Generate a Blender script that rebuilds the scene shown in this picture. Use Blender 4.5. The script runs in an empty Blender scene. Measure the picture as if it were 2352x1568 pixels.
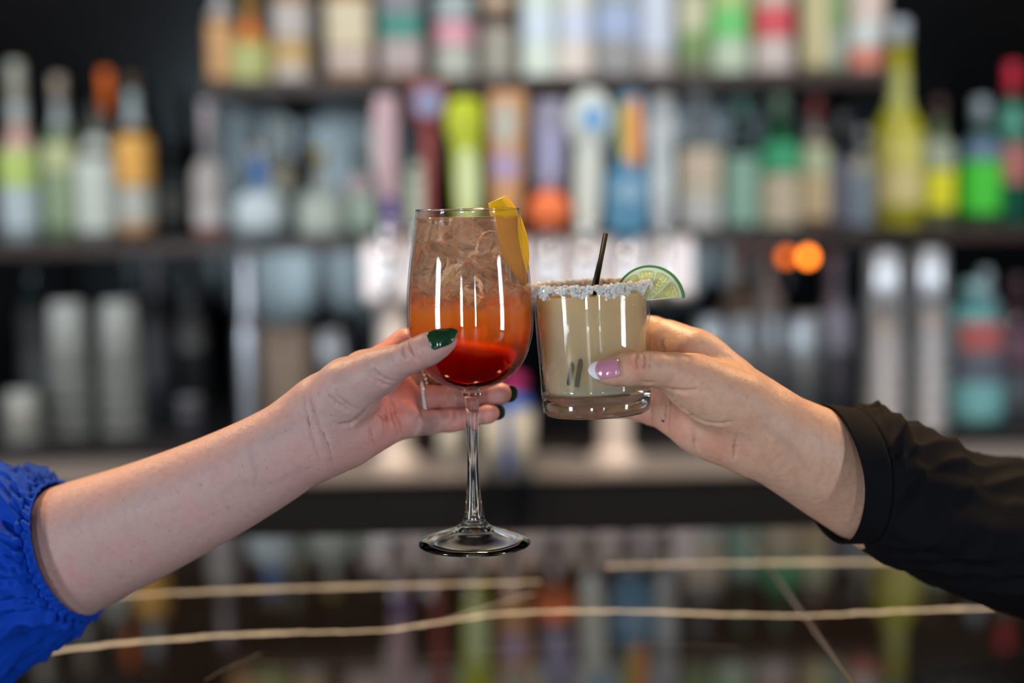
import bpy, bmesh, math, random
import numpy as np
from mathutils import Vector, Matrix

# ------------------------------------------------------------------ camera, light, exposure
SC = bpy.context.scene
COL = SC.collection
PI = math.pi
CZ = 1.40                         # eye height
F = 50.0 / 36.0 * 2352.0          # focal length in pixels of the 2352 x 1568 frame
PITCH = math.atan(304.0 / F)
ROLL = math.radians(1.0)
Y0 = 0.878                        # distance of the glasses from the camera
_fw = Vector((0, math.cos(PITCH), -math.sin(PITCH)))
_u0 = Vector((0, math.sin(PITCH), math.cos(PITCH)))
_r0 = Vector((1, 0, 0))
CR = _r0 * math.cos(ROLL) - _u0 * math.sin(ROLL)
CU = _r0 * math.sin(ROLL) + _u0 * math.cos(ROLL)
CAM = Vector((0, 0, CZ))

def at(px, py, Y):
    """the place seen at that pixel of the photograph, Y metres into the room"""
    d = _fw + CR * ((px - 1176) / F) + CU * ((784 - py) / F)
    return CAM + d * (Y / d.y)

def on(px, py, z):
    d = _fw + CR * ((px - 1176) / F) + CU * ((784 - py) / F)
    return CAM + d * ((z - CZ) / d.z)

cam_data = bpy.data.cameras.new('camera')
cam = bpy.data.objects.new('camera', cam_data)
COL.objects.link(cam)
cam.matrix_world = Matrix(((CR.x, CU.x, -_fw.x, 0), (CR.y, CU.y, -_fw.y, 0), (CR.z, CU.z, -_fw.z, CZ), (0, 0, 0, 1)))
cam_data.lens = 50
cam_data.sensor_width = 36
cam_data.clip_start = 0.02
cam_data.dof.use_dof = True
cam_data.dof.focus_distance = 0.862
cam_data.dof.aperture_fstop = 2.1
SC.camera = cam

SC.view_settings.view_transform = 'Standard'
SC.view_settings.look = 'None'
SC.view_settings.gamma = 1
SC.view_settings.use_curve_mapping = False
SC.view_settings.exposure = -0.05

world = bpy.data.worlds.new('daylight')
SC.world = world
world.use_nodes = True
world.node_tree.nodes['Background'].inputs[0].default_value = (0.75, 0.86, 1.0, 1)
world.node_tree.nodes['Background'].inputs[1].default_value = 0.25
SC.cycles.max_bounces = 14
SC.cycles.transmission_bounces = 12
SC.cycles.glossy_bounces = 5
SC.cycles.diffuse_bounces = 3
SC.cycles.volume_bounces = 6
SC.cycles.transparent_max_bounces = 8
SC.cycles.sample_clamp_indirect = 6.0

def area(name, loc, rot, sx, sy, power, col):
    l = bpy.data.lights.new(name, 'AREA')
    l.shape = 'RECTANGLE'; l.size = sx; l.size_y = sy; l.energy = power; l.color = col
    o = bpy.data.objects.new(name, l); COL.objects.link(o)
    o.location = loc; o.rotation_euler = rot
    return o

ROOM_X, REAR, BACK, CEIL = 5.5, -8.0, 3.24, 2.9
DAY = (0.86, 0.93, 1.0)
# daylight entering through the windows of the rear wall and of both side walls
REAR_WIN = [(-2.1, 0.8), (1.85, 0.50)]       # x, width
LEFT_WIN = [(-2.4, 1.2)]                        # y, width
RIGHT_WIN = [(-2.0, 0.9)]
for x, w in REAR_WIN:
    area('window_light', (x, REAR - 0.02, 1.35), (-PI / 2, 0, PI), w, 2.5, 260 * w, DAY)
for y, w in LEFT_WIN:
    area('window_light', (-ROOM_X - 0.02, y, 1.35), (-PI / 2, 0, PI / 2), w, 2.5, 225 * w, DAY)
for y, w in RIGHT_WIN:
    area('window_light', (ROOM_X + 0.02, y, 1.35), (-PI / 2, 0, -PI / 2), w, 2.5, 205 * w, DAY)
# warm lamps hung over the bar
WARM = (1.0, 0.66, 0.36)
BAR_LAMPS = [(-0.75, 1.35), (0.05, 1.45), (0.85, 1.35)]
for x, y in BAR_LAMPS:
    l = bpy.data.lights.new('bar_lamp_light', 'SPOT')
    l.energy = 60; l.color = WARM; l.spot_size = math.radians(110); l.spot_blend = 0.6; l.shadow_soft_size = 0.05
    o = bpy.data.objects.new('bar_lamp_light', l); COL.objects.link(o)
    o.location = (x, y, 2.16)

# neutral lamps added out of view to brighten the bottle shelves
ADDED_SPOTS = [(-1.5, 1.75), (-0.5, 1.75), (0.5, 1.75), (1.5, 1.75)]
for x, y in ADDED_SPOTS:
    l = bpy.data.lights.new('shelf_spot_light', 'SPOT')
    l.energy = 50; l.color = (0.93, 0.96, 1.0); l.spot_size = math.radians(75); l.spot_blend = 0.7; l.shadow_soft_size = 0.06
    o = bpy.data.objects.new('shelf_spot_light', l); COL.objects.link(o)
    o.location = (x, y, 2.62); o.rotation_euler = (math.radians(43), 0, 0)

# ------------------------------------------------------------------ helpers
def mat(name, col=(0.5, 0.5, 0.5), rough=0.5, metal=0.0, trans=0.0, ior=1.45, sss=0.0, emit=None, estr=0.0, spec=0.5, coat=0.0):
    m = bpy.data.materials.new(name)
    m.use_nodes = True
    b = m.node_tree.nodes['Principled BSDF']
    b.inputs['Base Color'].default_value = (*col, 1)
    b.inputs['Roughness'].default_value = rough
    b.inputs['Metallic'].default_value = metal
    b.inputs['Transmission Weight'].default_value = trans
    b.inputs['IOR'].default_value = ior
    b.inputs['Specular IOR Level'].default_value = spec
    b.inputs['Coat Weight'].default_value = coat
    if sss:
        b.inputs['Subsurface Weight'].default_value = sss
        b.inputs['Subsurface Radius'].default_value = (0.012, 0.005, 0.003)
        b.inputs['Subsurface Scale'].default_value = 0.6
    if emit:
        b.inputs['Emission Color'].default_value = (*emit, 1)
        b.inputs['Emission Strength'].default_value = estr
    return m

_cache = {}
def flat(col, rough=0.45, metal=0.0, trans=0.0, grain=0.12):
    """a painted, printed or glassy material with a little procedural unevenness"""
    key = (tuple(round(c, 3) for c in col), rough, metal, trans)
    if key in _cache: return _cache[key]
    m = mat('surface', col, rough, metal, trans)
    nt = m.node_tree; b = nt.nodes['Principled BSDF']
    tc = nt.nodes.new('ShaderNodeTexCoord'); nz = nt.nodes.new('ShaderNodeTexNoise')
    nz.inputs['Scale'].default_value = 60
    nt.links.new(tc.outputs['Object'], nz.inputs['Vector'])
    mx = nt.nodes.new('ShaderNodeMix'); mx.data_type = 'RGBA'; mx.blend_type = 'MULTIPLY'
    mx.inputs[0].default_value = 1.0
    mx.inputs[6].default_value = (*col, 1)
    rp = nt.nodes.new('ShaderNodeMapRange')
    rp.inputs[3].default_value = 1 - grain; rp.inputs[4].default_value = 1 + grain
    nt.links.new(nz.outputs['Fac'], rp.inputs[0])
    nt.links.new(rp.outputs[0], mx.inputs[7])
    nt.links.new(mx.outputs[2], b.inputs['Base Color'])
    _cache[key] = m
    return m

def link(name, me, m, parent=None, smooth=True):
    if smooth:
        me.polygons.foreach_set('use_smooth', [True] * len(me.polygons))
    if m is not None:
        me.materials.append(m)
    o = bpy.data.objects.new(name, me)
    COL.objects.link(o)
    if parent is not None: o.parent = parent
    return o

def pymesh(name, verts, faces, m, parent=None, smooth=True):
    me = bpy.data.meshes.new(name)
    me.from_pydata([tuple(v) for v in verts], [], faces)
    me.update()
    return link(name, me, m, parent, smooth)

def bmobj(name, bm, m, parent=None, smooth=False):
    me = bpy.data.meshes.new(name)
    bm.normal_update(); bm.to_mesh(me); bm.free()
    return link(name, me, m, parent, smooth)

def tag(o, label=None, cat=None, group=None, kind=None):
    if label: o['label'] = label
    if cat: o['category'] = cat
    if group: o['group'] = group
    if kind: o['kind'] = kind
    return o

def empty(name, loc, label=None, cat=None, group=None, rot=None):
    o = bpy.data.objects.new(name, None); COL.objects.link(o)
    o.location = loc; o.empty_display_size = 0.02
    if rot is not None: o.rotation_euler = rot
    return tag(o, label, cat, group)

def box_bm(bm, x0, x1, y0, y1, z0, z1, bev=0.0):
    r = bmesh.ops.create_cube(bm, size=1)
    vs = r['verts']
    for v in vs:
        v.co = Vector((x0 + (v.co.x + .5) * (x1 - x0), y0 + (v.co.y + .5) * (y1 - y0), z0 + (v.co.z + .5) * (z1 - z0)))
    if bev:
        es = list({e for v in vs for e in v.link_edges})
        bmesh.ops.bevel(bm, geom=es, offset=bev, segments=2, affect='EDGES', profile=0.6)
    return vs

def box(name, x0, x1, y0, y1, z0, z1, m, parent=None, bev=0.0):
    bm = bmesh.new(); box_bm(bm, x0, x1, y0, y1, z0, z1, bev)
    return bmobj(name, bm, m, parent)

def lathe_data(prof, seg=48, a0=0.0, a1=2 * PI, power=2.0, sx=1.0, sy=1.0, close=False):
    """prof: (radius, z) list.  power > 2 squares the section.  close: last ring joins the first (a solid of revolution with a hollow)"""
    full = abs(a1 - a0 - 2 * PI) < 1e-6
    n = seg if full else seg + 1
    vs, fs = [], []
    idx = []
    for r, z in prof:
        if r < 1e-6 and full:
            idx.append([len(vs)] * n); vs.append((0, 0, z)); continue
        row = []
        for i in range(n):
            a = a0 + (a1 - a0) * i / seg
            c, s = math.cos(a), math.sin(a)
            k = 1.0 if power == 2.0 else (abs(c) ** power + abs(s) ** power) ** (-1 / power)
            row.append(len(vs)); vs.append((r * k * c * sx, r * k * s * sy, z))
        idx.append(row)
    rows = len(prof)
    for j in range(rows if close else rows - 1):
        A, B = idx[j], idx[(j + 1) % rows]
        for i in range(n if full else n - 1):
            k = (i + 1) % n
            q = [A[i], A[k], B[k], B[i]]
            q2 = []
            for v in q:
                if v not in q2: q2.append(v)
            if len(q2) > 2: fs.append(q2)
    return vs, fs

def outward(me):
    bm = bmesh.new(); bm.from_mesh(me); bmesh.ops.recalc_face_normals(bm, faces=bm.faces); bm.to_mesh(me); bm.free()

def lathe(name, prof, m, parent=None, loc=(0, 0, 0), **kw):
    vs, fs = lathe_data(prof, **kw)
    o = pymesh(name, vs, fs, m, parent)
    if 'a1' not in kw: outward(o.data)
    o.location = loc
    return o

def smooth_prof(pts, n=6):
    """Catmull-Rom through the profile points"""
    P = [pts[0]] + list(pts) + [pts[-1]]
    out = []
    for i in range(1, len(P) - 2):
        for k in range(n):
            t = k / n
            p0, p1, p2, p3 = P[i - 1], P[i], P[i + 1], P[i + 2]
            out.append(tuple(0.5 * ((2 * p1[j]) + (-p0[j] + p2[j]) * t + (2 * p0[j] - 5 * p1[j] + 4 * p2[j] - p3[j]) * t * t + (-p0[j] + 3 * p1[j] - 3 * p2[j] + p3[j]) * t ** 3) for j in range(len(p1))))
    out.append(tuple(pts[-1]))
    return out

def tube_data(pts, rads, seg=16, cap=True):
    pts = [Vector(p) for p in pts]
    vs, fs = [], []
    n = len(pts)
    ref = Vector((0, 1, 0.013))
    for i, p in enumerate(pts):
        d = (pts[min(i + 1, n - 1)] - pts[max(i - 1, 0)]).normalized()
        a = d.cross(ref)
        if a.length < 0.05: a = d.cross(Vector((1, 0, 0)))
        a.normalize(); b = d.cross(a)
        for k in range(seg):
            t = 2 * PI * k / seg
            vs.append(p + (a * math.cos(t) + b * math.sin(t)) * rads[i])
    for i in range(n - 1):
        for k in range(seg):
            k2 = (k + 1) % seg
            fs.append((i * seg + k, i * seg + k2, (i + 1) * seg + k2, (i + 1) * seg + k))
    if cap:
        fs.append(tuple(range(seg - 1, -1, -1))); fs.append(tuple((n - 1) * seg + k for k in range(seg)))
    return vs, fs

def tube(name, pts, rads, m, parent=None, seg=16, smooth=True):
    if not hasattr(rads, '__len__'): rads = [rads] * len(pts)
    vs, fs = tube_data(pts, rads, seg)
    return pymesh(name, vs, fs, m, parent, smooth)

# ------------------------------------------------------------------ the room
M_dark = flat((0.012, 0.012, 0.014), 0.55)
M_wall = flat((0.05, 0.045, 0.045), 0.7)
M_tan = flat((0.34, 0.25, 0.19), 0.7)
M_redceil = flat((0.10, 0.008, 0.008), 0.6)
M_floor = flat((0.03, 0.025, 0.022), 0.45)
M_frame = flat((0.03, 0.03, 0.03), 0.4)
M_wood = flat((0.030, 0.014, 0.008), 0.35)
M_steel = flat((0.62, 0.60, 0.60), 0.28, 1.0)
M_chrome = flat((0.80, 0.80, 0.80), 0.12, 1.0)
M_pane = mat('window_glass', (0.9, 0.95, 1), 0.0, 0, 1.0, 1.02)

box('floor', -ROOM_X, ROOM_X, REAR, BACK + 0.1, -0.1, 0.0, M_floor)['kind'] = 'structure'
box('ceiling', -ROOM_X, ROOM_X, REAR, BACK + 0.1, CEIL, CEIL + 0.1, M_redceil)['kind'] = 'structure'
box('trim_1', -ROOM_X, ROOM_X, -0.6, BACK, CEIL - 0.06, CEIL, flat((0.035, 0.024, 0.018), 0.6))['kind'] = 'structure'
box('wall_back', -ROOM_X, ROOM_X, BACK, BACK + 0.1, 0, CEIL, M_wall)['kind'] = 'structure'

def wall_holes(name, axis, pos, thick, lo, hi, holes, z0, z1, m=None):
    bm = bmesh.new()
    def piece(a, b, c, d):
        if b - a < 1e-4: return
        if axis == 'y': box_bm(bm, a, b, min(pos, pos + thick), max(pos, pos + thick), c, d)
        else: box_bm(bm, min(pos, pos + thick), max(pos, pos + thick), a, b, c, d)
    cur = lo
    for c, w in sorted(holes):
        piece(cur, c - w / 2, 0, CEIL)
        piece(c - w / 2, c + w / 2, 0, z0); piece(c - w / 2, c + w / 2, z1, CEIL)
        cur = c + w / 2
    piece(cur, hi, 0, CEIL)
    bmobj(name, bm, m or M_wall)['kind'] = 'structure'

wall_holes('wall_rear', 'y', REAR, -0.12, -ROOM_X, ROOM_X, REAR_WIN, 0.10, 2.60)
wall_holes('wall_left', 'x', -ROOM_X, -0.12, REAR, BACK + 0.1, LEFT_WIN, 0.10, 2.60, M_tan)
wall_holes('wall_right', 'x', ROOM_X, 0.12, REAR, BACK + 0.1, RIGHT_WIN, 0.10, 2.60, M_tan)

_wn = [0]
def window(axis, pos, c, w):
    _wn[0] += 1
    e = empty('window_%d' % _wn[0], (c, pos, 0.1) if axis == 'y' else (pos, c, 0.1)); e['kind'] = 'structure'
    def b(name, a0, a1, z0, z1, t=0.03):
        if axis == 'y': box(name, a0, a1, -t, t, z0, z1, M_frame, e)
        else: box(name, -t, t, a0, a1, z0, z1, M_frame, e)
    b('window_frame', -w / 2, -w / 2 + 0.05, 0, 2.5); b('window_frame', w / 2 - 0.05, w / 2, 0, 2.5)
    b('window_frame', -w / 2 + 0.05, w / 2 - 0.05, 0, 0.05); b('window_frame', -w / 2 + 0.05, w / 2 - 0.05, 2.45, 2.5)
    b('glazing_bar', -w / 2 + 0.05, w / 2 - 0.05, 1.30, 1.34, 0.02)
for x, w in REAR_WIN: window('y', REAR + 0.05, x, w)
for y, w in LEFT_WIN: window('x', -ROOM_X + 0.05, y, w)
for y, w in RIGHT_WIN: window('x', ROOM_X - 0.05, y, w)

# ceiling downlights, seen as soft discs in the mirror behind the bottles
M_lampglow = mat('lamp_glow', (1, 0.9, 0.7), 0.5, emit=(1.0, 0.80, 0.50), estr=9)
M_brass = flat((0.45, 0.30, 0.12), 0.3, 1.0)
_dl = [(-3.1, -5.0, 'downlight in the red ceiling seen as a pale disc at upper left'),
       (-4.0, -6.0, 'dimmer downlight in the red ceiling beside the pale disc'),
       (3.4, -6.0, 'faint downlight in the red ceiling over the yellow bottle'),
       (4.4, -5.6, 'faint downlight in the red ceiling at the upper right edge')]
for x, y, lb in _dl:
    e = empty('ceiling_light', (x, y, CEIL), lb, 'ceiling light')
    lathe('trim_ring', [(0.075, 0), (0.085, -0.004), (0.085, -0.012), (0.075, -0.012), (0.07, 0)], M_frame, e, seg=24)
    lathe('diffuser', [(0.0, -0.006), (0.07, -0.006), (0.07, -0.002), (0, -0.002)], M_lampglow, e, seg=24)

# ------------------------------------------------------------------ front bar counter (black marble)
TOPZ = CZ - 0.334
FAR = 1.455
def marble():
    m = mat('black_marble', (0.01, 0.009, 0.009), 0.045, spec=0.55)
    nt = m.node_tree; N = nt.nodes; L = nt.links; b = N['Principled BSDF']
    geo = N.new('ShaderNodeNewGeometry'); sep = N.new('ShaderNodeSeparateXYZ'); L.new(geo.outputs['Position'], sep.inputs[0])
    def math_(op, a, bb, c=None):
        n = N.new('ShaderNodeMath'); n.operation = op
        for i, v in enumerate((a, bb) if c is None else (a, bb, c)):
            if v is None: continue
            if isinstance(v, (int, float)): n.inputs[i].default_value = v
            else: L.new(v, n.inputs[i])
        return n.outputs[0]
    def noise(scale, detail=4):
        n = N.new('ShaderNodeTexNoise'); n.inputs['Scale'].default_value = scale; n.inputs['Detail'].default_value = detail
        L.new(geo.outputs['Position'], n.inputs['Vector']); return n.outputs['Fac']
    xs, ys = sep.outputs[0], sep.outputs[1]
    n1, n2 = noise(45), noise(9)
    total = None
    veins = [
        ([(60, 1508), (250, 1480), (600, 1455), (900, 1445), (1000, 1430), (1150, 1410), (1350, 1403), (1700, 1411), (1850, 1413), (2100, 1402), (2352, 1394)], 0.0042, 0.95),
        ([(200, 1376), (290, 1368), (700, 1350), (1000, 1342), (1240, 1337)], 0.0052, 0.75),
        ([(1390, 1300), (1600, 1294), (1750, 1292), (2040, 1290)], 0.0065, 0.7),
        ([(960, 1442), (1060, 1412), (1230, 1360)], 0.003, 0.5),
        ([(470, 1562), (520, 1535), (600, 1500)], 0.0012, 0.25),
        ([(560, 1520), (900, 1508), (1330, 1480), (1700, 1484)], 0.0008, 0.10),
    ]
    X0, X1, V0, V1 = -0.8, 0.8, 0.6, 1.6
    for pts, wd, st in veins:
        w = [on(px, py, TOPZ) for px, py in pts]
        fc = N.new('ShaderNodeFloatCurve')
        cv = fc.mapping.curves[0]
        q = [((p.x - X0) / (X1 - X0), (p.y - V0) / (V1 - V0)) for p in w]
        cv.points[0].location = q[0]; cv.points[1].location = q[-1]
        for a in q[1:-1]: cv.points.new(*a)
        fc.mapping.extend = 'HORIZONTAL'; fc.mapping.update()
        u = math_('DIVIDE', math_('SUBTRACT', xs, X0), X1 - X0)
        L.new(u, fc.inputs['Value'])
        yc = math_('MULTIPLY_ADD', fc.outputs[0], V1 - V0, V0)
        wob = math_('MULTIPLY', math_('SUBTRACT', n1, 0.5), 0.012)
        dist = math_('ABSOLUTE', math_('SUBTRACT', math_('ADD', ys, wob), yc), None)
        wid = math_('MULTIPLY', n2, wd * 2)
        v = N.new('ShaderNodeMapRange'); v.interpolation_type = 'SMOOTHSTEP'
        L.new(dist, v.inputs[0]); L.new(math_('MULTIPLY', wid, 0.5), v.inputs[1]); L.new(math_('MULTIPLY', wid, 1.15), v.inputs[2])
        v.inputs[3].default_value = st; v.inputs[4].default_value = 0
        g = v.outputs[0]
        if w[0].x > -0.36: g = math_('MULTIPLY', g, math_('GREATER_THAN', xs, w[0].x))
        if w[-1].x < 0.42: g = math_('MULTIPLY', g, math_('LESS_THAN', xs, w[-1].x))
        total = g if total is None else math_('MAXIMUM', total, g)
    sp = N.new('ShaderNodeMapRange'); L.new(noise(140, 6), sp.inputs[0]); sp.inputs[1].default_value = 0.70; sp.inputs[2].default_value = 0.8; sp.inputs[4].default_value = 0.12
    total = math_('MAXIMUM', total, sp.outputs[0])
    mx = N.new('ShaderNodeMix'); mx.data_type = 'RGBA'
    L.new(total, mx.inputs[0]); mx.inputs[6].default_value = (0.006, 0.005, 0.005, 1); mx.inputs[7].default_value = (0.50, 0.53, 0.56, 1)
    L.new(mx.outputs[2], b.inputs['Base Color'])
    return m
M_marble = marble()
seam = (on(1745, 1290, TOPZ).x + on(1975, 1568, TOPZ).x) / 2
bar = empty('bar_counter', (0, 1.03, 0), 'long bar counter of polished black marble with white veins', 'counter')
def barbox(name, x0, x1, y0, y1, z0, z1, m, bev=0.0):
    return box(name, x0, x1, y0 - 1.03, y1 - 1.03, z0, z1, m, bar, bev)
barbox('marble_slab', -2.6, seam - 0.0006, 0.55, FAR, TOPZ - 0.03, TOPZ, M_marble, 0.0012)
barbox('marble_slab', seam + 0.0006, 2.6, 0.55, FAR, TOPZ - 0.03, TOPZ, M_marble, 0.0012)
barbox('joint_filler', seam - 0.0006, seam + 0.0006, 0.56, FAR - 0.004, TOPZ - 0.028, TOPZ - 0.0002, flat((0.10, 0.085, 0.07), 0.5))
barbox('cabinet', -2.55, 2.55, 0.78, FAR - 0.05, 0.0, TOPZ - 0.03, M_dark)

# ------------------------------------------------------------------ back bar
CTZ = 0.99
bc = empty('back_counter', (0, 2.9, 0), 'dark counter running below the bottle shelves', 'counter')
box('worktop', -2.8, 2.8, -0.36, 0.335, CTZ - 0.03, CTZ, flat((0.014, 0.014, 0.016), 0.30), bc, 0.003)
for i in range(8):
    x = -2.72 + i * 0.68
    d = box('cabinet_door', x + 0.004, x + 0.676, -0.345, -0.325, 0.08, CTZ - 0.04, flat((0.010, 0.012, 0.016), 0.35), bc, 0.003)
    tube('door_handle', [(x + 0.60, -0.37, 0.80), (x + 0.60, -0.37, 0.90)], 0.006, M_steel, d, 10)
box('carcass', -2.72, 2.72, -0.325, 0.33, 0.0, CTZ - 0.03, M_dark, bc)

LEDZ = CTZ - 0.028
led = empty('steel_ledge', (0, 2.45, 0), 'low stainless steel ledge in front of the dark back counter', 'ledge')
box('steel_top', -2.8, 2.8, -0.11, 0.09, LEDZ - 0.012, LEDZ, flat((0.42, 0.40, 0.40), 0.30, 0.35), led, 0.002)
for i in range(6):
    x = -2.76 + i * 0.92
    box('apron_panel', x + 0.003, x + 0.917, -0.10, -0.08, 0.10, LEDZ - 0.012, flat((0.012, 0.015, 0.021), 0.4), led, 0.002)
box('frame', -2.76, 2.76, -0.08, 0.088, 0.0, LEDZ - 0.013, M_dark, led)

mir = empty('bar_mirror', (0, BACK, 0), 'dark tinted mirror covering the wall behind the bottles', 'mirror')
M_mirror = flat((0.028, 0.034, 0.036), 0.16, 1.0)
for i in range(5):
    x = -2.75 + i * 1.1
    box('mirror_panel', x + 0.002, x + 1.098, -0.012, -0.001, CTZ + 0.005, 2.45, M_mirror, mir)
box('mirror_rail', -2.8, 2.8, -0.03, -0.001, 2.45, 2.50, M_wood, mir)

SH1 = (at(1176, 178, 2.86)).z          # upper shelf top
SH2 = (at(1176, 536, 2.93)).z          # middle shelf top
SHD = 2.95
up = empty('wall_shelf', (0, BACK - 0.02, SH1), 'short dark wooden shelf holding the topmost row of bottles', 'shelf')
xa, xb = at(478, 200, 2.86).x, at(2035, 170, 2.86).x
box('shelf_board', xa, xb, 2.82 - (BACK - 0.02), 0.003, -0.030, 0, M_wood, up, 0.002)
for x in (xa + 0.12, 0.05, xb - 0.12):
    bm = bmesh.new(); box_bm(bm, x - 0.008, x + 0.008, -0.30, 0.0, -0.055, -0.031, 0.002); box_bm(bm, x - 0.008, x + 0.008, -0.02, 0.0, -0.16, -0.055, 0.002)
    bmobj('bracket', bm, M_frame, up)
lo = empty('wall_shelf', (0, BACK - 0.02, SH2), 'long dark wooden shelf holding the middle row of bottles', 'shelf')
box('shelf_board', -1.9, 1.9, 2.82 - (BACK - 0.02), 0.003, -0.028, 0, M_wood, lo, 0.002)
for x in (-1.5, -0.72, 0.05, 0.72, 1.5):
    bm = bmesh.new(); box_bm(bm, x - 0.008, x + 0.008, -0.30, 0.0, -0.052, -0.029, 0.002); box_bm(bm, x - 0.008, x + 0.008, -0.02, 0.0, -0.16, -0.052, 0.002)
    bmobj('bracket', bm, M_frame, lo)

# ------------------------------------------------------------------ bottles
PROF = {   # (fraction of half width, fraction of height)
    'std':    [(0, 0), (0.9, 0), (1, .015), (1, .56), (.96, .61), (.72, .67), (.42, .73), (.33, .78), (.31, .93), (.35, .935), (.35, .955), (.31, .96), (.30, 1), (0, 1)],
    'tall':   [(0, 0), (0.9, 0), (1, .012), (1.02, .40), (1.03, .46), (.9, .52), (.50, .58), (.40, .64), (.34, .94), (.38, .945), (.38, .965), (.32, .97), (.31, 1), (0, 1)],
    'squat':  [(0, 0), (0.85, 0), (1, .02), (1, .42), (.94, .48), (.6, .53), (.32, .56), (.26, .62), (.25, .93), (.29, .935), (.29, .96), (.25, .965), (.24, 1), (0, 1)],
    'round':  [(0, 0), (0.62, 0), (.82, .03), (1, .18), (1, .32), (.86, .44), (.5, .53), (.3, .57), (.26, .62), (.25, .93), (.3, .935), (.3, .96), (.25, .965), (.24, 1), (0, 1)],
    'square': [(0, 0), (0.93, 0), (1, .012), (1, .60), (.93, .65), (.5, .68), (.36, .71), (.33, .76), (.32, .93), (.37, .935), (.37, .955), (.32, .96), (.31, 1), (0, 1)],
    'jug':    [(0, 0), (0.9, 0), (1, .02), (1, .70), (.9, .78), (.55, .84), (.35, .87), (.33, .96), (.36, .965), (.33, 1), (0, 1)],
}
def prof_r(prof, f):
    for (r0, z0), (r1, z1) in zip(prof, prof[1:]):
        if z1 > z0 and z0 <= f <= z1: return r0 + (r1 - r0) * (f - z0) / (z1 - z0)
    return 0.3
GLS = {}
def bottle_glass(col, trans):
    k = (col, trans)
    if k not in GLS:
        m = mat('bottle_glass', col, 0.06, 0, trans, 1.38)
        GLS[k] = m
    return GLS[k]

def bottle(px, top, width, D, kind, zbase, glass, trans, cap, labels, lb, group, capfrac=0.12, name='bottle'):
    """px: centre, top: pixel row of the top, width: in pixels.  labels: (row0, row1, colour, cover)"""
    base_py = 784
    g = at(px, 500, D)
    x = g.x
    s = D / F
    zt = at(px, top, D).z
    h = zt - zbase
    w = width * s / 2
    e = empty(name, (x, D, zbase), lb, 'bottle', group)
    pr = [(r * w, z * h) for r, z in PROF[kind]]
    power = 5.0 if kind == 'square' else 2.0
    lathe('glass_body', pr, bottle_glass(glass, trans), e, seg=28, power=power)
    rc = PROF[kind][-2][0] * w * 1.22
    ch = capfrac * h
    lathe('cap', [(0, h + 0.003), (rc * .9, h + 0.003), (rc, h), (rc * 1.03, h - ch), (rc * .99, h - ch)], flat(cap, 0.35), e, seg=20)
    for row0, row1, col, cover in labels:
        z1 = (at(px, row0, D).z - zbase) / h; z0 = (at(px, row1, D).z - zbase) / h
        z0 = max(z0, 0.02)
        n = 8
        pts = []
        for k in range(n + 1):
            f = z0 + (z1 - z0) * k / n
            pts.append((prof_r(PROF[kind], f) * w * 1.015 + 0.0004, f * h))
        a = cover * PI
        lathe('label', pts, flat(col, 0.55), e, seg=16, a0=-PI / 2 - a / 2, a1=-PI / 2 + a / 2, power=power)
    return e

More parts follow.
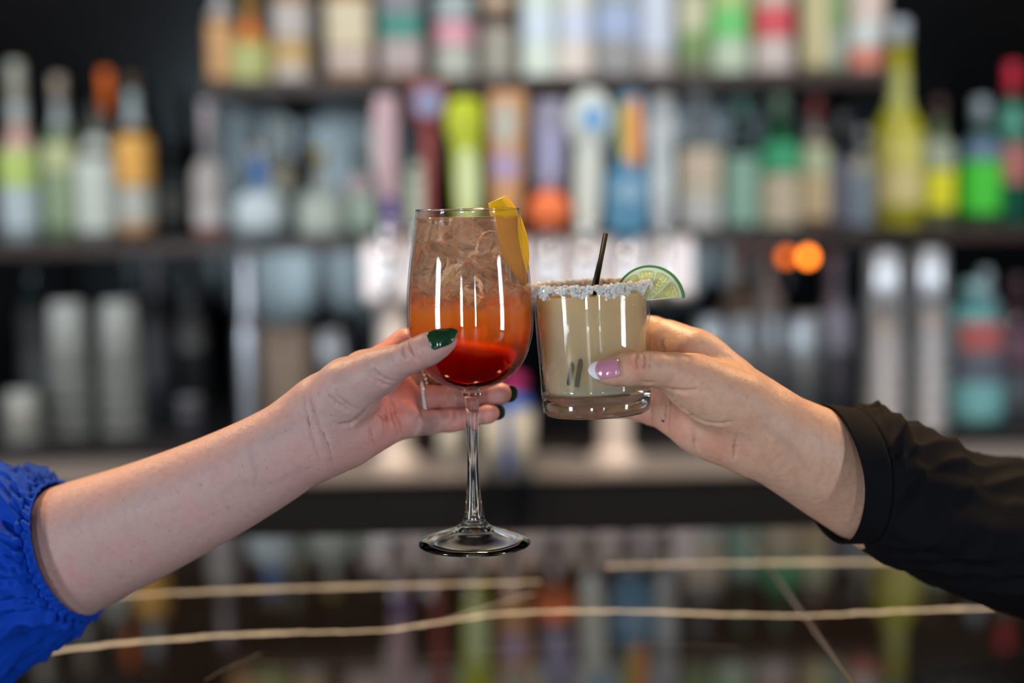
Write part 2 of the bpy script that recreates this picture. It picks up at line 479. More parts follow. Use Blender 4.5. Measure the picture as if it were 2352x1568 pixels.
W = (0.72, 0.74, 0.70); CREAM = (0.70, 0.60, 0.42); AMB = (0.42, 0.17, 0.02); GOLD = (0.62, 0.38, 0.08)
CLR = (0.62, 0.70, 0.70); DKG = (0.02, 0.06, 0.035); BRN = (0.06, 0.02, 0.008); BLK = (0.01, 0.01, 0.01); PALE = (0.55, 0.66, 0.60)
ORG = (0.85, 0.22, 0.03); RED = (0.55, 0.03, 0.03); PINK = (0.75, 0.36, 0.40); BLUE = (0.12, 0.28, 0.62); TEAL = (0.06, 0.30, 0.24)
LIME = (0.48, 0.60, 0.03); YEL = (0.80, 0.68, 0.03); GRN = (0.04, 0.42, 0.05); SIL = (0.55, 0.56, 0.58); LIL = (0.42, 0.40, 0.62)
T = 'bottles on the top shelf'
top_row = [
 # px, top, width, kind, glass, trans, cap, labels, label
 (524, -60, 62, 'std', (0.70, 0.34, 0.10), .5, ORG, [(60, 178, (0.75, 0.42, 0.18), .8), (-40, 45, (0.5, .48, .46), 1.6)], 'amber bottle at the left end of the top shelf, silver neck sleeve and orange cap'),
 (590, -20, 92, 'squat', (0.66, 0.48, 0.10), .5, (0.5, .2, .05), [(105, 185, (0.50, 0.52, 0.20), .8), (38, 96, (0.95, 0.28, 0.06), .75)], 'squat gold bottle with an olive label under a round orange patch'),
 (684, -150, 88, 'std', (0.58, 0.30, 0.05), .5, BRN, [(8, 92, (0.55, 0.50, 0.46), .8), (98, 160, (0.60, 0.40, 0.16), .7), (150, 185, (.62, .55, .48), .6)], 'amber bottle with a grey label over a gold one, third on the top shelf'),
 (815, -150, 100, 'square', (0.60, 0.26, 0.02), .55, GOLD, [(5, 115, (0.66, 0.56, 0.38), .75), (122, 168, (.60, .48, .42), .55)], 'broad amber bottle with a large cream label, top shelf'),
 (933, -150, 98, 'square', (0.50, 0.18, 0.03), .5, BLK, [(-20, 35, (0.22, .22, .24), .8), (38, 92, (0.05, 0.25, 0.20), .6), (95, 170, (.42, .34, .32), .7)], 'dark amber bottle with a dark teal patch on its label, top shelf'),
 (1052, -150, 88, 'std', (0.05, 0.06, 0.06), .3, BLK, [(-10, 45, (0.36, .42, .40), .85), (55, 103, (0.72, 0.34, 0.40), .9), (108, 182, (.45, .46, .38), .85)], 'bottle with a pink band round the middle of its grey-green label'),
 (1150, -130, 78, 'std', BRN, .3, BLK, [(-15, 25, (.45, .33, .22), .7), (65, 176, (0.33, 0.30, 0.24), .75)], 'slim dark brown bottle between the pink-banded one and the milky ones'),
 (1243, -150, 80, 'std', (0.72, 0.80, 0.72), .15, W, [(30, 95, (0.60, 0.68, 0.75), .6), (100, 175, (.66, .72, .62), .9)], 'milky pale green bottle, left one of the pair on the top shelf'),
 (1328, -150, 84, 'std', (0.75, 0.76, 0.68), .15, W, [(30, 95, (0.58, 0.62, 0.74), .6), (100, 175, (.72, .62, .54), .9)], 'milky bottle with a pinkish lower label, right one of the pair on the top shelf'),
 (1420, -150, 90, 'square', CLR, .5, SIL, [(20, 92, (0.35, 0.42, 0.58), .75), (98, 172, (.30, .29, .28), .7)], 'clear bottle with a slate blue label above a grey one'),
 (1510, -150, 82, 'std', (0.60, 0.65, 0.70), .4, W, [(-30, 118, (0.62, 0.66, 0.74), .85), (122, 172, (.52, .46, .42), .7)], 'bottle with a tall white-blue label, to the right of the slate blue one'),
 (1594, -150, 70, 'std', (0.50, 0.55, 0.32), .5, (.2, .3, .1), [(-10, 75, (0.60, 0.58, 0.38), .75), (76, 130, (.22, .34, .12), .7)], 'olive green bottle with a beige label on the top shelf'),
 (1677, -150, 88, 'std', (0.62, 0.72, 0.50), .4, GRN, [(-30, 22, (.45, .60, .22), .85), (25, 92, (0.18, 0.62, 0.18), .9), (95, 170, (.56, .66, .48), .85)], 'pale bottle with a bright green band, top shelf'),
 (1775, -150, 90, 'std', (0.50, 0.30, 0.10), .5, RED, [(-20, 18, (.62, .50, .40), .8), (20, 88, (0.72, 0.10, 0.12), .85), (92, 165, (.66, .56, .50), .8)], 'amber bottle with a red band above a white label, top shelf'),
 (1866, -150, 62, 'square', (0.66, 0.58, 0.30), .5, GOLD, [(-20, 150, (0.60, 0.52, 0.28), .75)], 'beige-labelled square bottle right of the red-banded one'),
 (1918, -150, 58, 'std', (0.60, 0.72, 0.55), .5, GRN, [(-20, 70, (0.34, 0.52, 0.24), .8), (75, 150, (.56, .66, .52), .8)], 'slim pale green bottle second from the right end of the top shelf'),
 (1988, -150, 82, 'std', (0.72, 0.66, 0.60), .4, PINK, [(-20, 50, (.66, .52, .44), .85), (52, 110, (.62, .66, .62), .85), (114, 158, (0.70, 0.22, 0.14), .85)], 'pinkish bottle with a salmon foot at the right end of the top shelf'),
]
for i, (px, top, w, kind, gl, tr, cap, labs, lb) in enumerate(top_row):
    bottle(px, top, w, 2.90 + (0.05 if i in (0, 14, 15) else 0) + (0.03 if i == 15 else 0), kind, SH1, gl, tr, cap, labs, lb, T)
G2 = 'bottles on the middle shelf'
mid = [
 (52, 145, 92, 2.93, 'tall', (0.42, 0.52, 0.52), .4, (.34, .33, .26), .3, [(280, 345, (0.55, 0.34, 0.28), .8), (348, 430, (0.42, 0.55, 0.14), .7), (432, 525, (.42, .50, .52), .8), (190, 270, (.42, .48, .46), 1.6)], 'tall bottle with a pink, lime and pale blue label at the left edge'),
 (148, 178, 78, 2.93, 'std', (0.25, 0.34, 0.20), .5, (.35, .28, .22), .14, [(330, 395, (0.48, 0.50, 0.26), .75), (400, 520, (.26, .34, .20), .8), (210, 290, (.32, .36, .36), 1.6)], 'green bottle with a round yellowish seal on its label'),
 (256, 165, 70, 3.02, 'std', (0.05, 0.03, 0.02), .4, (0.80, 0.16, 0.01), .30, [(330, 500, (.30, .30, .25), .7)], 'dark bottle with a tall bright orange cap, standing behind the white-labelled one'),
 (228, 240, 84, 2.90, 'square', (0.25, 0.26, 0.22), .5, BLK, .10, [(315, 530, (0.52, 0.56, 0.50), .85)], 'bottle with one tall plain off-white label'),
 (315, 178, 84, 2.92, 'std', (0.22, 0.12, 0.04), .5, (.10, .06, .03), .08, [(315, 425, (0.80, 0.42, 0.09), .85), (430, 510, (.50, .52, .46), .85), (510, 530, (.55, .30, .14), .8), (208, 290, (.34, .40, .40), 1.6)], 'bottle with an orange label over a white one and a silver neck'),
 (397, 330, 60, 2.98, 'std', (0.05, 0.07, 0.07), .5, BLK, .1, [(440, 500, (.10, .10, .09), .7)], 'small dark bottle in the gap right of the orange-labelled one'),
 (484, 235, 70, 2.92, 'tall', (0.35, 0.33, 0.32), .4, (0.52, 0.44, 0.46), .36, [(370, 470, (0.48, 0.45, 0.42), .8), (472, 518, (.62, .60, .58), .85), (518, 534, (.3, .03, .02), 1.2)], 'slim bottle with a pinkish white neck and a red foot'),
 (600, 340, 122, 2.88, 'round', (0.42, 0.60, 0.68), .3, (.50, .36, .26), .08, [(362, 425, (0.10, 0.24, 0.58), 1.7), (445, 525, (.66, .76, .78), .7)], 'round-bellied pale blue bottle with a blue neck'),
 (648, 285, 76, 3.03, 'std', (0.28, 0.32, 0.26), .5, (.40, .42, .30), .12, [(365, 435, (0.46, 0.44, 0.34), .8)], 'bottle with a beige label seen behind the two round-bellied ones'),
 (738, 345, 108, 2.90, 'squat', (0.50, 0.60, 0.56), .4, (.42, .30, .06), .12, [(455, 530, (.52, .58, .50), .7), (395, 430, (.45, .44, .40), 1.5)], 'squat pale bottle with a gold cap, right of the blue-necked one'),
 (828, 350, 70, 2.94, 'std', (0.20, 0.40, 0.30), .5, (.03, .03, .03), .12, [(400, 440, (.44, .30, .32), .8), (445, 525, (.42, .52, .42), .8)], 'pale green bottle just left of the pink tap handle'),
 (962, 320, 62, 2.96, 'std', (0.20, 0.30, 0.24), .5, (.03, .03, .03), .12, [(375, 525, (.48, .52, .40), .8)], 'bottle with a pale sage label behind the red-stemmed tap handle'),
 (1605, 190, 92, 2.92, 'square', (0.30, 0.34, 0.34), .5, (0.48, 0.52, 0.54), .16, [(345, 420, (0.66, 0.54, 0.40), .6), (424, 450, (.68, .60, .44), .7), (452, 520, (.58, .58, .54), .8)], 'clear square bottle with a silver ball stopper and beige label'),
 (1702, 225, 78, 2.92, 'std', (0.02, 0.05, 0.04), .4, (0.14, 0.34, 0.26), .14, [(360, 515, (0.28, 0.46, 0.36), .8)], 'black-shouldered bottle with a pale teal label and teal cap'),
 (1790, 220, 92, 2.92, 'std', (0.02, 0.22, 0.07), .5, (0.28, 0.40, 0.28), .12, [(330, 395, (0.05, 0.38, 0.18), .9), (400, 515, (.58, .48, .34), .8)], 'green bottle with a beige lower label'),
 (1872, 228, 66, 2.92, 'std', (0.30, 0.16, 0.10), .5, (0.38, 0.06, 0.05), .14, [(280, 318, (.42, .36, .34), 1.6), (335, 400, (0.50, 0.54, 0.34), .8), (402, 500, (.60, .46, .26), .8)], 'bottle with a dull red cap and a straw label'),
 (1934, 265, 60, 2.96, 'std', (0.10, 0.10, 0.12), .5, (0.34, 0.37, 0.38), .16, [(360, 510, (0.24, 0.24, 0.30), .8)], 'slim bottle with a dark violet-grey label'),
 (1982, 300, 58, 2.90, 'std', (0.20, 0.24, 0.26), .5, SIL, .12, [(345, 400, (.52, .50, .42), .8), (402, 515, (.32, .40, .48), .8)], 'slim bottle with a steel blue label left of the yellow liqueur'),
 (2152, 230, 74, 2.92, 'std', (0.25, 0.30, 0.16), .5, (.08, .04, .03), .12, [(325, 385, (.34, .38, .28), .8), (390, 482, (0.78, 0.72, 0.02), .9)], 'bottle with a vivid yellow label above the right-hand steel tins'),
 (2250, 230, 94, 2.92, 'std', (0.06, 0.12, 0.07), .4, (0.28, 0.34, 0.36), .18, [(318, 366, (0.10, 0.16, 0.24), .8), (372, 488, (0.05, 0.52, 0.03), .9)], 'bottle with a vivid green label near the right edge'),
 (2320, 150, 78, 2.96, 'std', (0.02, 0.16, 0.10), .4, (0.62, 0.02, 0.05), .18, [(240, 300, (.07, .26, .18), 1.6), (335, 420, (0.42, 0.14, 0.12), .7)], 'green bottle with a bright red cap at the right edge'),
]
for px, top, w, D, kind, gl, tr, cap, cf, labs, lb in mid:
    bottle(px, top, w, D, kind, SH2, gl, tr, cap, labs, lb, G2, cf)
bottle(2062, 50, 108, 2.84, 'tall', SH2, (0.62, 0.58, 0.04), .4, (0.44, 0.48, 0.54), [(165, 255, (0.42, 0.42, 0.12), 1.6), (310, 385, (.58, .52, .12), .8), (388, 470, (.62, .52, .22), .8)], 'tall yellow liqueur bottle with a long neck rising behind the steel tins', 'bottles on the middle shelf', 0.10)

# things in the shade below the middle shelf
G3 = 'bottles on the back counter'
low = [
 (70, 560, 70, 3.02, 'std', (0.03, 0.05, 0.05), .4, BLK, .1, [(700, 900, (.05, .055, .055), .8)], 'very dark bottle low at the left edge behind the glass stacks'),
 (300, 575, 66, 3.04, 'std', (0.10, 0.15, 0.16), .5, (.20, .27, .30), .14, [(690, 860, (.07, .07, .07), .8)], 'dark bottle with a bluish cap between the two glass stacks'),
 (350, 590, 60, 2.98, 'std', (0.08, 0.09, 0.10), .5, (.24, .24, .27), .30, [(720, 880, (.06, .06, .07), .8)], 'dark bottle with a tall grey cap right of the glass stacks'),
 (432, 560, 62, 3.00, 'tall', (0.05, 0.06, 0.06), .5, (.16, .18, .18), .1, [(720, 800, (.16, .16, .16), .8)], 'dim slim bottle with a grey label, third bottle right of the glass stacks'),
 (1690, 560, 80, 3.04, 'square', (0.10, 0.05, 0.04), .5, (0.55, 0.28, 0.22), .14, [(600, 720, (.34, .26, .18), .8)], 'brown bottle with a salmon cap below the middle shelf'),
 (1760, 548, 62, 3.02, 'square', (0.20, 0.20, 0.18), .3, (.40, .38, .35), .2, [(575, 860, (0.42, .40, .37), .9)], 'tall narrow bottle covered by a grey-white label below the middle shelf'),
 (1918, 585, 66, 2.96, 'std', (0.24, 0.22, 0.25), .5, (0.34, 0.31, 0.38), .2, [(640, 800, (.34, .32, .38), .8)], 'lilac-grey bottle beside the taller steel tins'),
 (2265, 622, 62, 2.78, 'jug', (0.30, 0.45, 0.47), .4, (.35, .42, .45), .14, [(740, 940, (.2, .34, .45), .8)], 'slim bottle with a pale cap behind the round-shouldered teal jug'),
 (2338, 640, 74, 2.80, 'std', (0.12, 0.05, 0.07), .4, (.12, .07, .08), .12, [(760, 830, (.18, .09, .13), .8), (850, 930, (.12, .14, .16), .8)], 'dark plum-coloured bottle low at the right edge'),
]
for px, top, w, D, kind, gl, tr, cap, cf, labs, lb in low:
    bottle(px, top, w, D, kind, CTZ, gl, tr, cap, labs, lb, G3, cf)
jug = bottle(2238, 650, 138, 2.62, 'jug', CTZ, (0.14, 0.40, 0.40), .3, (.30, .50, .52), [(735, 800, (0.42, 0.10, 0.10), .5), (805, 870, (.10, .12, .16), .8), (872, 950, (0.16, 0.42, 0.46), .9)], 'wide teal jug-shaped bottle with a red, black and turquoise label', G3, 0.1)

# ------------------------------------------------------------------ nested glasses and tins on the back counter
M_glassbg = mat('pint_glass', (0.62, 0.66, 0.62), 0.12, 0, 0.35, 1.4)
M_tin = flat((0.80, 0.84, 0.88), 0.34, 0.8)
def vessel(name, x, y, z, r0, r1, h, t, m, lb, cat, group, seg=32):
    e = empty(name, (x, y, z), lb, cat, group)
    # upside down: open rim below
    lathe('wall', [(r1, 0), (r0, h - 0.006), (r0 - 0.003, h), (0, h), (0, h - t * 1.6), (r0 - t, h - t * 1.6), (r1 - t, 0)], m, e, seg=seg, close=True)
    lathe('rim', [(r1 + 0.0012, 0.0), (r1 + 0.0012, 0.004), (r1 - t, 0.004), (r1 - t, 0.0)], m, e, seg=seg, close=True)
    return e
words = ['lowest', 'second', 'third', 'fourth', 'fifth', 'topmost']
for sx, nm in ((165, 'left'), (282, 'right')):
    g = at(sx, 970, 2.72)
    n = 4
    for k in range(n):
        pos = 'topmost' if k == n - 1 else words[k] if k == 0 else words[k] + ' from the bottom'
        vessel('pint_glass', g.x, 2.72, CTZ + k * 0.0335, 0.031, 0.0405, 0.148, 0.0024, M_glassbg,
               'upturned pint glass, %s in the %s of the two glass stacks' % (pos, nm), 'glass', 'stacked pint glasses')
for sx, nm, D, wd in ((2030, 'left', 2.52, 100), (2132, 'right', 2.56, 96)):
    g = at(sx, 930, D)
    n = 6
    s = D / F
    r1 = wd * s / 2
    for k in range(n):
        pos = 'topmost' if k == n - 1 else words[k] if k == 0 else words[k] + ' from the bottom'
        vessel('shaker_tin', g.x, D, CTZ + k * 0.030, r1 * 0.74, r1, 0.175, 0.0012, M_tin,
               'upturned steel shaker tin, %s in the %s stack of tins' % (pos, nm), 'shaker tin', 'stacked steel shaker tins')
M_cup = flat((0.50, 0.56, 0.60), 0.34, 0.8)
for i, (sx, wd, top, lb) in enumerate([(1632, 78, 728, 'metal cup behind the right-hand wrist, first of the row'), (1708, 74, 726, 'metal cup above the right-hand wrist, second of the row'),
                         (1770, 46, 724, 'narrow metal cup, third of the row above the wrist'), (1850, 108, 722, 'widest metal cup, nearest to the tall shaker tins')]):
    D = 2.74
    g = at(sx, 900, D); h = at(sx, top, D).z - CTZ
    vessel('metal_cup', g.x, D, CTZ, wd * D / F / 2 * 0.9, wd * D / F / 2, h, 0.0015, M_cup, lb, 'cup', 'row of upturned metal cups')

def boxthing(name, px0, px1, py0, D, depth, col, lb, cat, z=CTZ, rough=0.5):
    a, b_ = at(px0, 700, D), at(px1, 700, D)
    h = at((px0 + px1) / 2, py0, D).z - z
    e = empty(name, ((a.x + b_.x) / 2, D, z), lb, cat)
    w = (b_.x - a.x) / 2
    box('body', -w, w, 0, depth, 0.0, h * 0.86, flat(col, rough), e, 0.003)
    box('lid', -w - 0.001, w + 0.001, -0.001, depth + 0.001, h * 0.87, h, flat(tuple(c * 0.85 for c in col), rough), e, 0.003)
    return e
boxthing('napkin_box', 572, 700, 765, 2.78, 0.11, (0.42, 0.32, 0.24), 'tan box on the back counter behind the left wrist', 'box')
vg = at(765, 860, 2.74)
vessel('metal_cup', vg.x, 2.74, CTZ, 0.034, 0.038, at(765, 755, 2.74).z - CTZ, 0.0015, flat((0.35, 0.36, 0.37), 0.35, 1.0), 'dull metal cup right of the tan box', 'cup', None)
# espresso machine: dark body with tan drip light
em = at(640, 690, 2.95)
bw = empty('mixing_bowl', (em.x, 2.97, CTZ + 0.13), 'small tan bowl on a stand above the tan box', 'bowl')
lathe('bowl', smooth_prof([(0, 0.0), (0.02, 0.001), (0.035, 0.012), (0.045, 0.034), (0.047, 0.045)], 4) + [(0.045, 0.045), (0.043, 0.034), (0.033, 0.014), (0, 0.003)], flat((0.34, 0.27, 0.20), 0.4), bw)
lathe('stand', [(0, 0), (0.012, 0), (0.012, -0.10), (0.04, -0.125), (0.04, -0.13), (0, -0.13)], M_steel, bw)
sg = at(565, 560, 2.72)
pour = empty('steel_flask', (sg.x, 2.72, CTZ), 'tall polished steel flask catching a bluish highlight', 'flask')
hh = at(565, 575, 2.72).z - CTZ
lathe('flask_body', smooth_prof([(0, 0), (0.024, 0), (0.026, 0.02), (0.026, hh * .45), (0.024, hh * .55), (0.016, hh * .7), (0.015, hh * .92), (0.018, hh)], 4) + [(0, hh)], flat((0.50, 0.53, 0.58), 0.3, 1.0), pour, seg=32)
kn = at(432, 870, 2.66)
jr = empty('small_jar', (kn.x, 2.66, CTZ), 'small dark jar with a grey lid below the dim bottles', 'jar')
lathe('jar_body', [(0, 0), (0.02, 0), (0.022, 0.004), (0.022, 0.05), (0.019, 0.056), (0, 0.056)], flat((0.05, 0.055, 0.07), 0.2), jr)
lathe('lid', [(0, 0.068), (0.019, 0.068), (0.021, 0.066), (0.021, 0.057), (0, 0.057)], flat((0.22, 0.22, 0.26), 0.3), jr)
# glass tumbler at bottom left, orange disc
kn = at(52, 960, 2.62)
vessel('pint_glass', kn.x, 2.62, CTZ, 0.028, 0.034, 0.09, 0.002, M_glassbg, 'single low upturned glass at the far left of the back counter', 'glass', None)
# two glowing puck lights under the middle shelf
M_puck = mat('puck_glow', (1, 0.5, 0.1), 0.4, emit=(1.0, 0.22, 0.02), estr=9)
M_puck2 = mat('puck_glow_dim', (1, 0.5, 0.1), 0.4, emit=(1.0, 0.16, 0.01), estr=3)
for px, m, lb in ((1856, M_puck, 'glowing orange lamp under the middle shelf, the brighter of two'), (1806, M_puck2, 'dimmer orange lamp just left of the bright one')):
    g = at(px, 590, 2.95)
    e = empty('puck_lamp', (g.x, 2.95, SH2 - 0.0285), lb, 'lamp')
    zz = g.z - (SH2 - 0.0285)
    lathe('lamp_base', [(0, 0), (0.016, 0), (0.018, -0.004), (0.006, -0.008), (0.004, zz + 0.016), (0, zz + 0.016)], M_frame, e, seg=20)
    lathe('lamp_bulb', [(0, zz + 0.014), (0.008, zz + 0.010), (0.012, zz), (0.008, zz - 0.010), (0, zz - 0.013)], m, e, seg=20)

# ------------------------------------------------------------------ beer tower with its tap handles
TD = 2.45
ts = TD / F
tower = empty('beer_tower', (at(1215, 700, TD).x, TD, LEDZ), 'polished steel beer tower with a row of colourful tap handles', 'beer tower')
TO = tower.location
M_tower = flat((0.90, 0.80, 0.77), 0.34, 0.5)
bx0, bx1 = at(838, 620, TD).x - TO.x, at(1588, 600, TD).x - TO.x
bz0, bz1 = at(1215, 690, TD).z - TO.z, at(1215, 545, TD).z - TO.z
bm = bmesh.new(); box_bm(bm, bx0, bx1, -0.035, 0.055, bz0, bz1, 0.012)
bmobj('crossbar', bm, M_tower, tower)
for px in (905, 1412):
    x = at(px, 900, TD).x - TO.x
    lathe('column', [(0, 0), (0.048, 0), (0.048, 0.008), (0.030, 0.016), (0.028, 0.03), (0.028, bz0 + 0.01), (0, bz0 + 0.01)], flat((0.70, 0.66, 0.64), 0.55, 0.2), tower, loc=(x, 0.01, 0), seg=32)
def loc_px(px, py, D=TD - 0.09):
    p = at(px, py, D); return p - TO
def faucet(px, D=TD - 0.09):
    p = loc_px(px, 585)
    bm = bmesh.new()
    o = lathe('faucet_shank', [(0, 0), (0.017, 0), (0.017, 0.006), (0.009, 0.010), (0.009, 0.055), (0, 0.055)], M_chrome, tower, loc=(p.x, -0.036, p.z - 0.01), seg=20)
    o.rotation_euler = (PI / 2, 0, 0)
    sp = tube('faucet_spout', [(p.x, -0.085, p.z + 0.02), (p.x, -0.088, p.z - 0.01), (p.x, -0.097, p.z - 0.045), (p.x, -0.100, p.z - 0.075)], [0.012, 0.013, 0.008, 0.007], M_chrome, tower, 14)
    lathe('ferrule', [(0, 0), (0.012, 0), (0.008, 0.012), (0.010, 0.028), (0.012, 0.034), (0, 0.034)], M_chrome, tower, loc=(p.x, -0.088, p.z + 0.022), seg=16)
for px in (888, 968, 1068, 1160, 1262, 1345, 1440, 1522): faucet(px)

def handle(secs, m, lb, deep=0.5, power=3.0, emblems=(), lean=0.0):
    """secs: (px centre, row, half width px) from top to bottom"""
    vs, fs, n = [], [], 24
    S = smooth_prof(secs, 4)
    s = (TD - 0.09) / F
    for cx, row, hw in S:
        p = loc_px(cx, row)
        for i in range(n):
            a = 2 * PI * i / n
            c, sn = math.cos(a), math.sin(a)
            k = (abs(c) ** power + abs(sn) ** power) ** (-1 / power)
            vs.append((p.x + c * k * hw * s, p.y + sn * k * max(hw * s * deep, 0.006), p.z))
    for j in range(len(S) - 1):
        for i in range(n):
            k = (i + 1) % n
            fs.append((j * n + i, j * n + k, (j + 1) * n + k, (j + 1) * n + i))
    fs.append(tuple(range(n))); fs.append(tuple((len(S) - 1) * n + i for i in range(n - 1, -1, -1)))
    h = pymesh('tap_handle', vs, fs, m, tower); h['label'] = lb
    for (cx, row, rx, ry, col) in emblems:
        p = loc_px(cx, row)
        hw = min(S, key=lambda q: abs(q[1] - row))[2]
        yy = p.y - max(hw * s * deep, 0.006) - 0.001
        ring = [(p.x + math.cos(2 * PI * i / 24) * rx * s, yy, p.z + math.sin(2 * PI * i / 24) * ry * s) for i in range(24)]
        ring += [(x, yy + 0.003, z) for x, y, z in ring]
        pymesh('badge', ring, [tuple(range(23, -1, -1)), tuple(range(24, 48))] + [(i, (i + 1) % 24, 24 + (i + 1) % 24, 24 + i) for i in range(24)], flat(col, 0.4), h, smooth=False)
    return h
handle([(885, 222, 12), (885, 228, 24), (884, 300, 30), (888, 400, 26), (893, 440, 20), (900, 520, 17), (905, 548, 12)], flat((0.62, 0.42, 0.44), 0.4), 'pink slanted tap handle', emblems=[(897, 488, 15, 40, (0.09, 0.06, 0.30)), (862, 340, 8, 60, (.62, .55, .5))])
handle([(983, 190, 22), (983, 196, 38), (983, 270, 38), (984, 292, 16), (984, 330, 15), (984, 450, 11), (984, 540, 9)], flat((0.34, 0.05, 0.04), 0.4), 'dark red stemmed tap handle with a blue-grey head', power=4, emblems=[(983, 235, 34, 36, (0.26, 0.28, 0.42))])
handle([(1066, 224, 10), (1066, 232, 34), (1066, 275, 44), (1068, 318, 36), (1070, 345, 31), (1072, 420, 30), (1074, 500, 24), (1074, 548, 12)], flat((0.52, 0.60, 0.02), 0.35), 'lime green round-headed tap handle', power=2, emblems=[(1074, 420, 24, 80, (0.70, 0.80, 0.42))])
handle([(1165, 212, 30), (1165, 218, 42), (1165, 300, 40), (1164, 400, 37), (1162, 480, 30), (1160, 548, 14)], flat((0.62, 0.32, 0.14), 0.45), 'tan paddle tap handle with a lilac disc', power=6, deep=.3, emblems=[(1160, 285, 26, 50, (0.50, 0.50, 0.42)), (1161, 382, 32, 32, (0.44, 0.34, 0.52))])
handle([(1265, 228, 14), (1265, 236, 34), (1265, 280, 40), (1264, 340, 36), (1262, 420, 34), (1262, 444, 14), (1262, 455, 30), (1262, 485, 47), (1262, 515, 32), (1262, 530, 12), (1262, 552, 11)], flat((0.30, 0.28, 0.36), 0.4), 'grey-violet tap handle ending in an orange ball', power=2.4, emblems=[(1262, 345, 22, 70, (0.36, 0.36, 0.54))])
# orange ball, a piece of the handle
pb = loc_px(1261, 486)
vs, fs = lathe_data([(0.0362 * math.sin(PI * i / 16), 0.0362 * math.cos(PI * i / 16)) for i in range(17)], seg=32)
ob = pymesh('tap_ball', vs, fs, flat((0.88, 0.20, 0.06), 0.4), tower); ob.location = pb
handle([(1354, 206, 8), (1354, 214, 30), (1354, 262, 52), (1354, 305, 46), (1352, 340, 30), (1350, 420, 31), (1348, 500, 26), (1346, 552, 14)], flat((0.66, 0.70, 0.62), 0.35), 'white hexagonal-headed tap handle with a blue disc', power=2.5, deep=.35, emblems=[(1362, 272, 27, 28, (0.16, 0.40, 0.70))])
handle([(1448, 215, 14), (1448, 222, 28), (1447, 300, 32), (1445, 385, 28), (1442, 400, 48), (1442, 470, 48), (1441, 530, 44), (1440, 550, 12)], flat((0.08, 0.26, 0.42), 0.4), 'tap handle, orange above and blue below', power=5, deep=.4, emblems=[(1456, 305, 18, 80, (0.90, 0.34, 0.10)), (1432, 300, 10, 70, (0.62, 0.55, 0.05)), (1452, 350, 12, 26, (.92, .58, .36)), (1444, 440, 30, 22, (0.30, 0.48, 0.62))])
handle([(1520, 218, 16), (1520, 228, 26), (1520, 300, 33), (1520, 350, 28), (1521, 400, 30), (1522, 500, 24), (1522, 552, 12)], flat((0.42, 0.44, 0.43), 0.3, 0.4), 'silver grey tap handle at the right end of the tower', power=2.4, emblems=[(1520, 300, 20, 24, (.56, .58, .58)), (1521, 420, 22, 40, (.58, .64, .64))])

# soap bottle on the ledge in front (blue and magenta), small glasses
bl = at(1182, 930, 2.36)
bb = empty('cloth_bundle', (bl.x, 2.38, LEDZ), 'blue bottle with a magenta cap standing between the two drinks', 'bottle')
hh = at(1182, 862, 2.36).z - LEDZ
lathe('bottle_body', smooth_prof([(0, 0), (0.026, 0), (0.029, 0.01), (0.029, hh * .55), (0.024, hh * .74), (0.014, hh * .82)], 4) + [(0, hh * .82)], flat((0.02, 0.12, 0.55), 0.3), bb)
lathe('cap', [(0, hh), (0.014, hh), (0.019, hh * .95), (0.019, hh * .81), (0, hh * .81)], flat((0.42, 0.02, 0.16), 0.35), bb)
bb.name = 'squeeze_bottle'
for px, w_, top_, lb in ((1035, 60, 975, 'low clear glass on the steel ledge left of the wine glass stem'), (1135, 52, 935, 'small clear glass on the ledge right of the wine glass stem'), (1200, 56, 930, 'small clear glass on the ledge beside the blue bottle')):
    D = 2.40
    g = at(px, 1040, D - 0.03 if px > 1100 else D)
    yy = g.y - 0.0
    z1 = at(px, top_, yy).z - LEDZ
    r = w_ * yy / F / 2
    e = empty('shot_glass', (g.x, yy - (0.07 if px > 1100 else 0), LEDZ), lb, 'glass', 'small glasses on the ledge')
    lathe('glass_wall', [(0, 0.0), (r * .85, 0), (r, z1), (r - 0.0016, z1), (r * .85 - 0.002, 0.01), (0, 0.01)], M_glassbg, e, seg=28)
    lathe('rim', [(r + 0.0005, z1), (r + 0.0005, z1 + 0.002), (r - 0.002, z1 + 0.002), (r - 0.002, z1)], M_glassbg, e, seg=28, close=True)

for i, (x, y) in enumerate(ADDED_SPOTS):  # bodies for the added shelf lamps, all out of view
    e = empty('spotlight', (x, y, CEIL - 0.06), ['black spotlight over the left end of the shelves', 'second black spotlight from the left aimed at the shelves', 'third black spotlight from the left aimed at the shelves', 'black spotlight over the right end of the shelves'][i], 'spotlight', 'spotlights aimed at the bottle shelves')
    tube('lamp_arm', [(0, 0, 0), (0, -0.03, -0.10), (0, -0.04, -0.18)], 0.008, M_frame, e, 10)
    h = lathe('lamp_housing', [(0, 0.10), (0.035, 0.10), (0.045, 0.085), (0.045, 0.02), (0.05, 0.0), (0.046, 0.0), (0.04, 0.02), (0, 0.03)], M_frame, e, loc=(0, -0.01, -0.24), seg=24)
    h.rotation_euler = (math.radians(43), 0, 0)

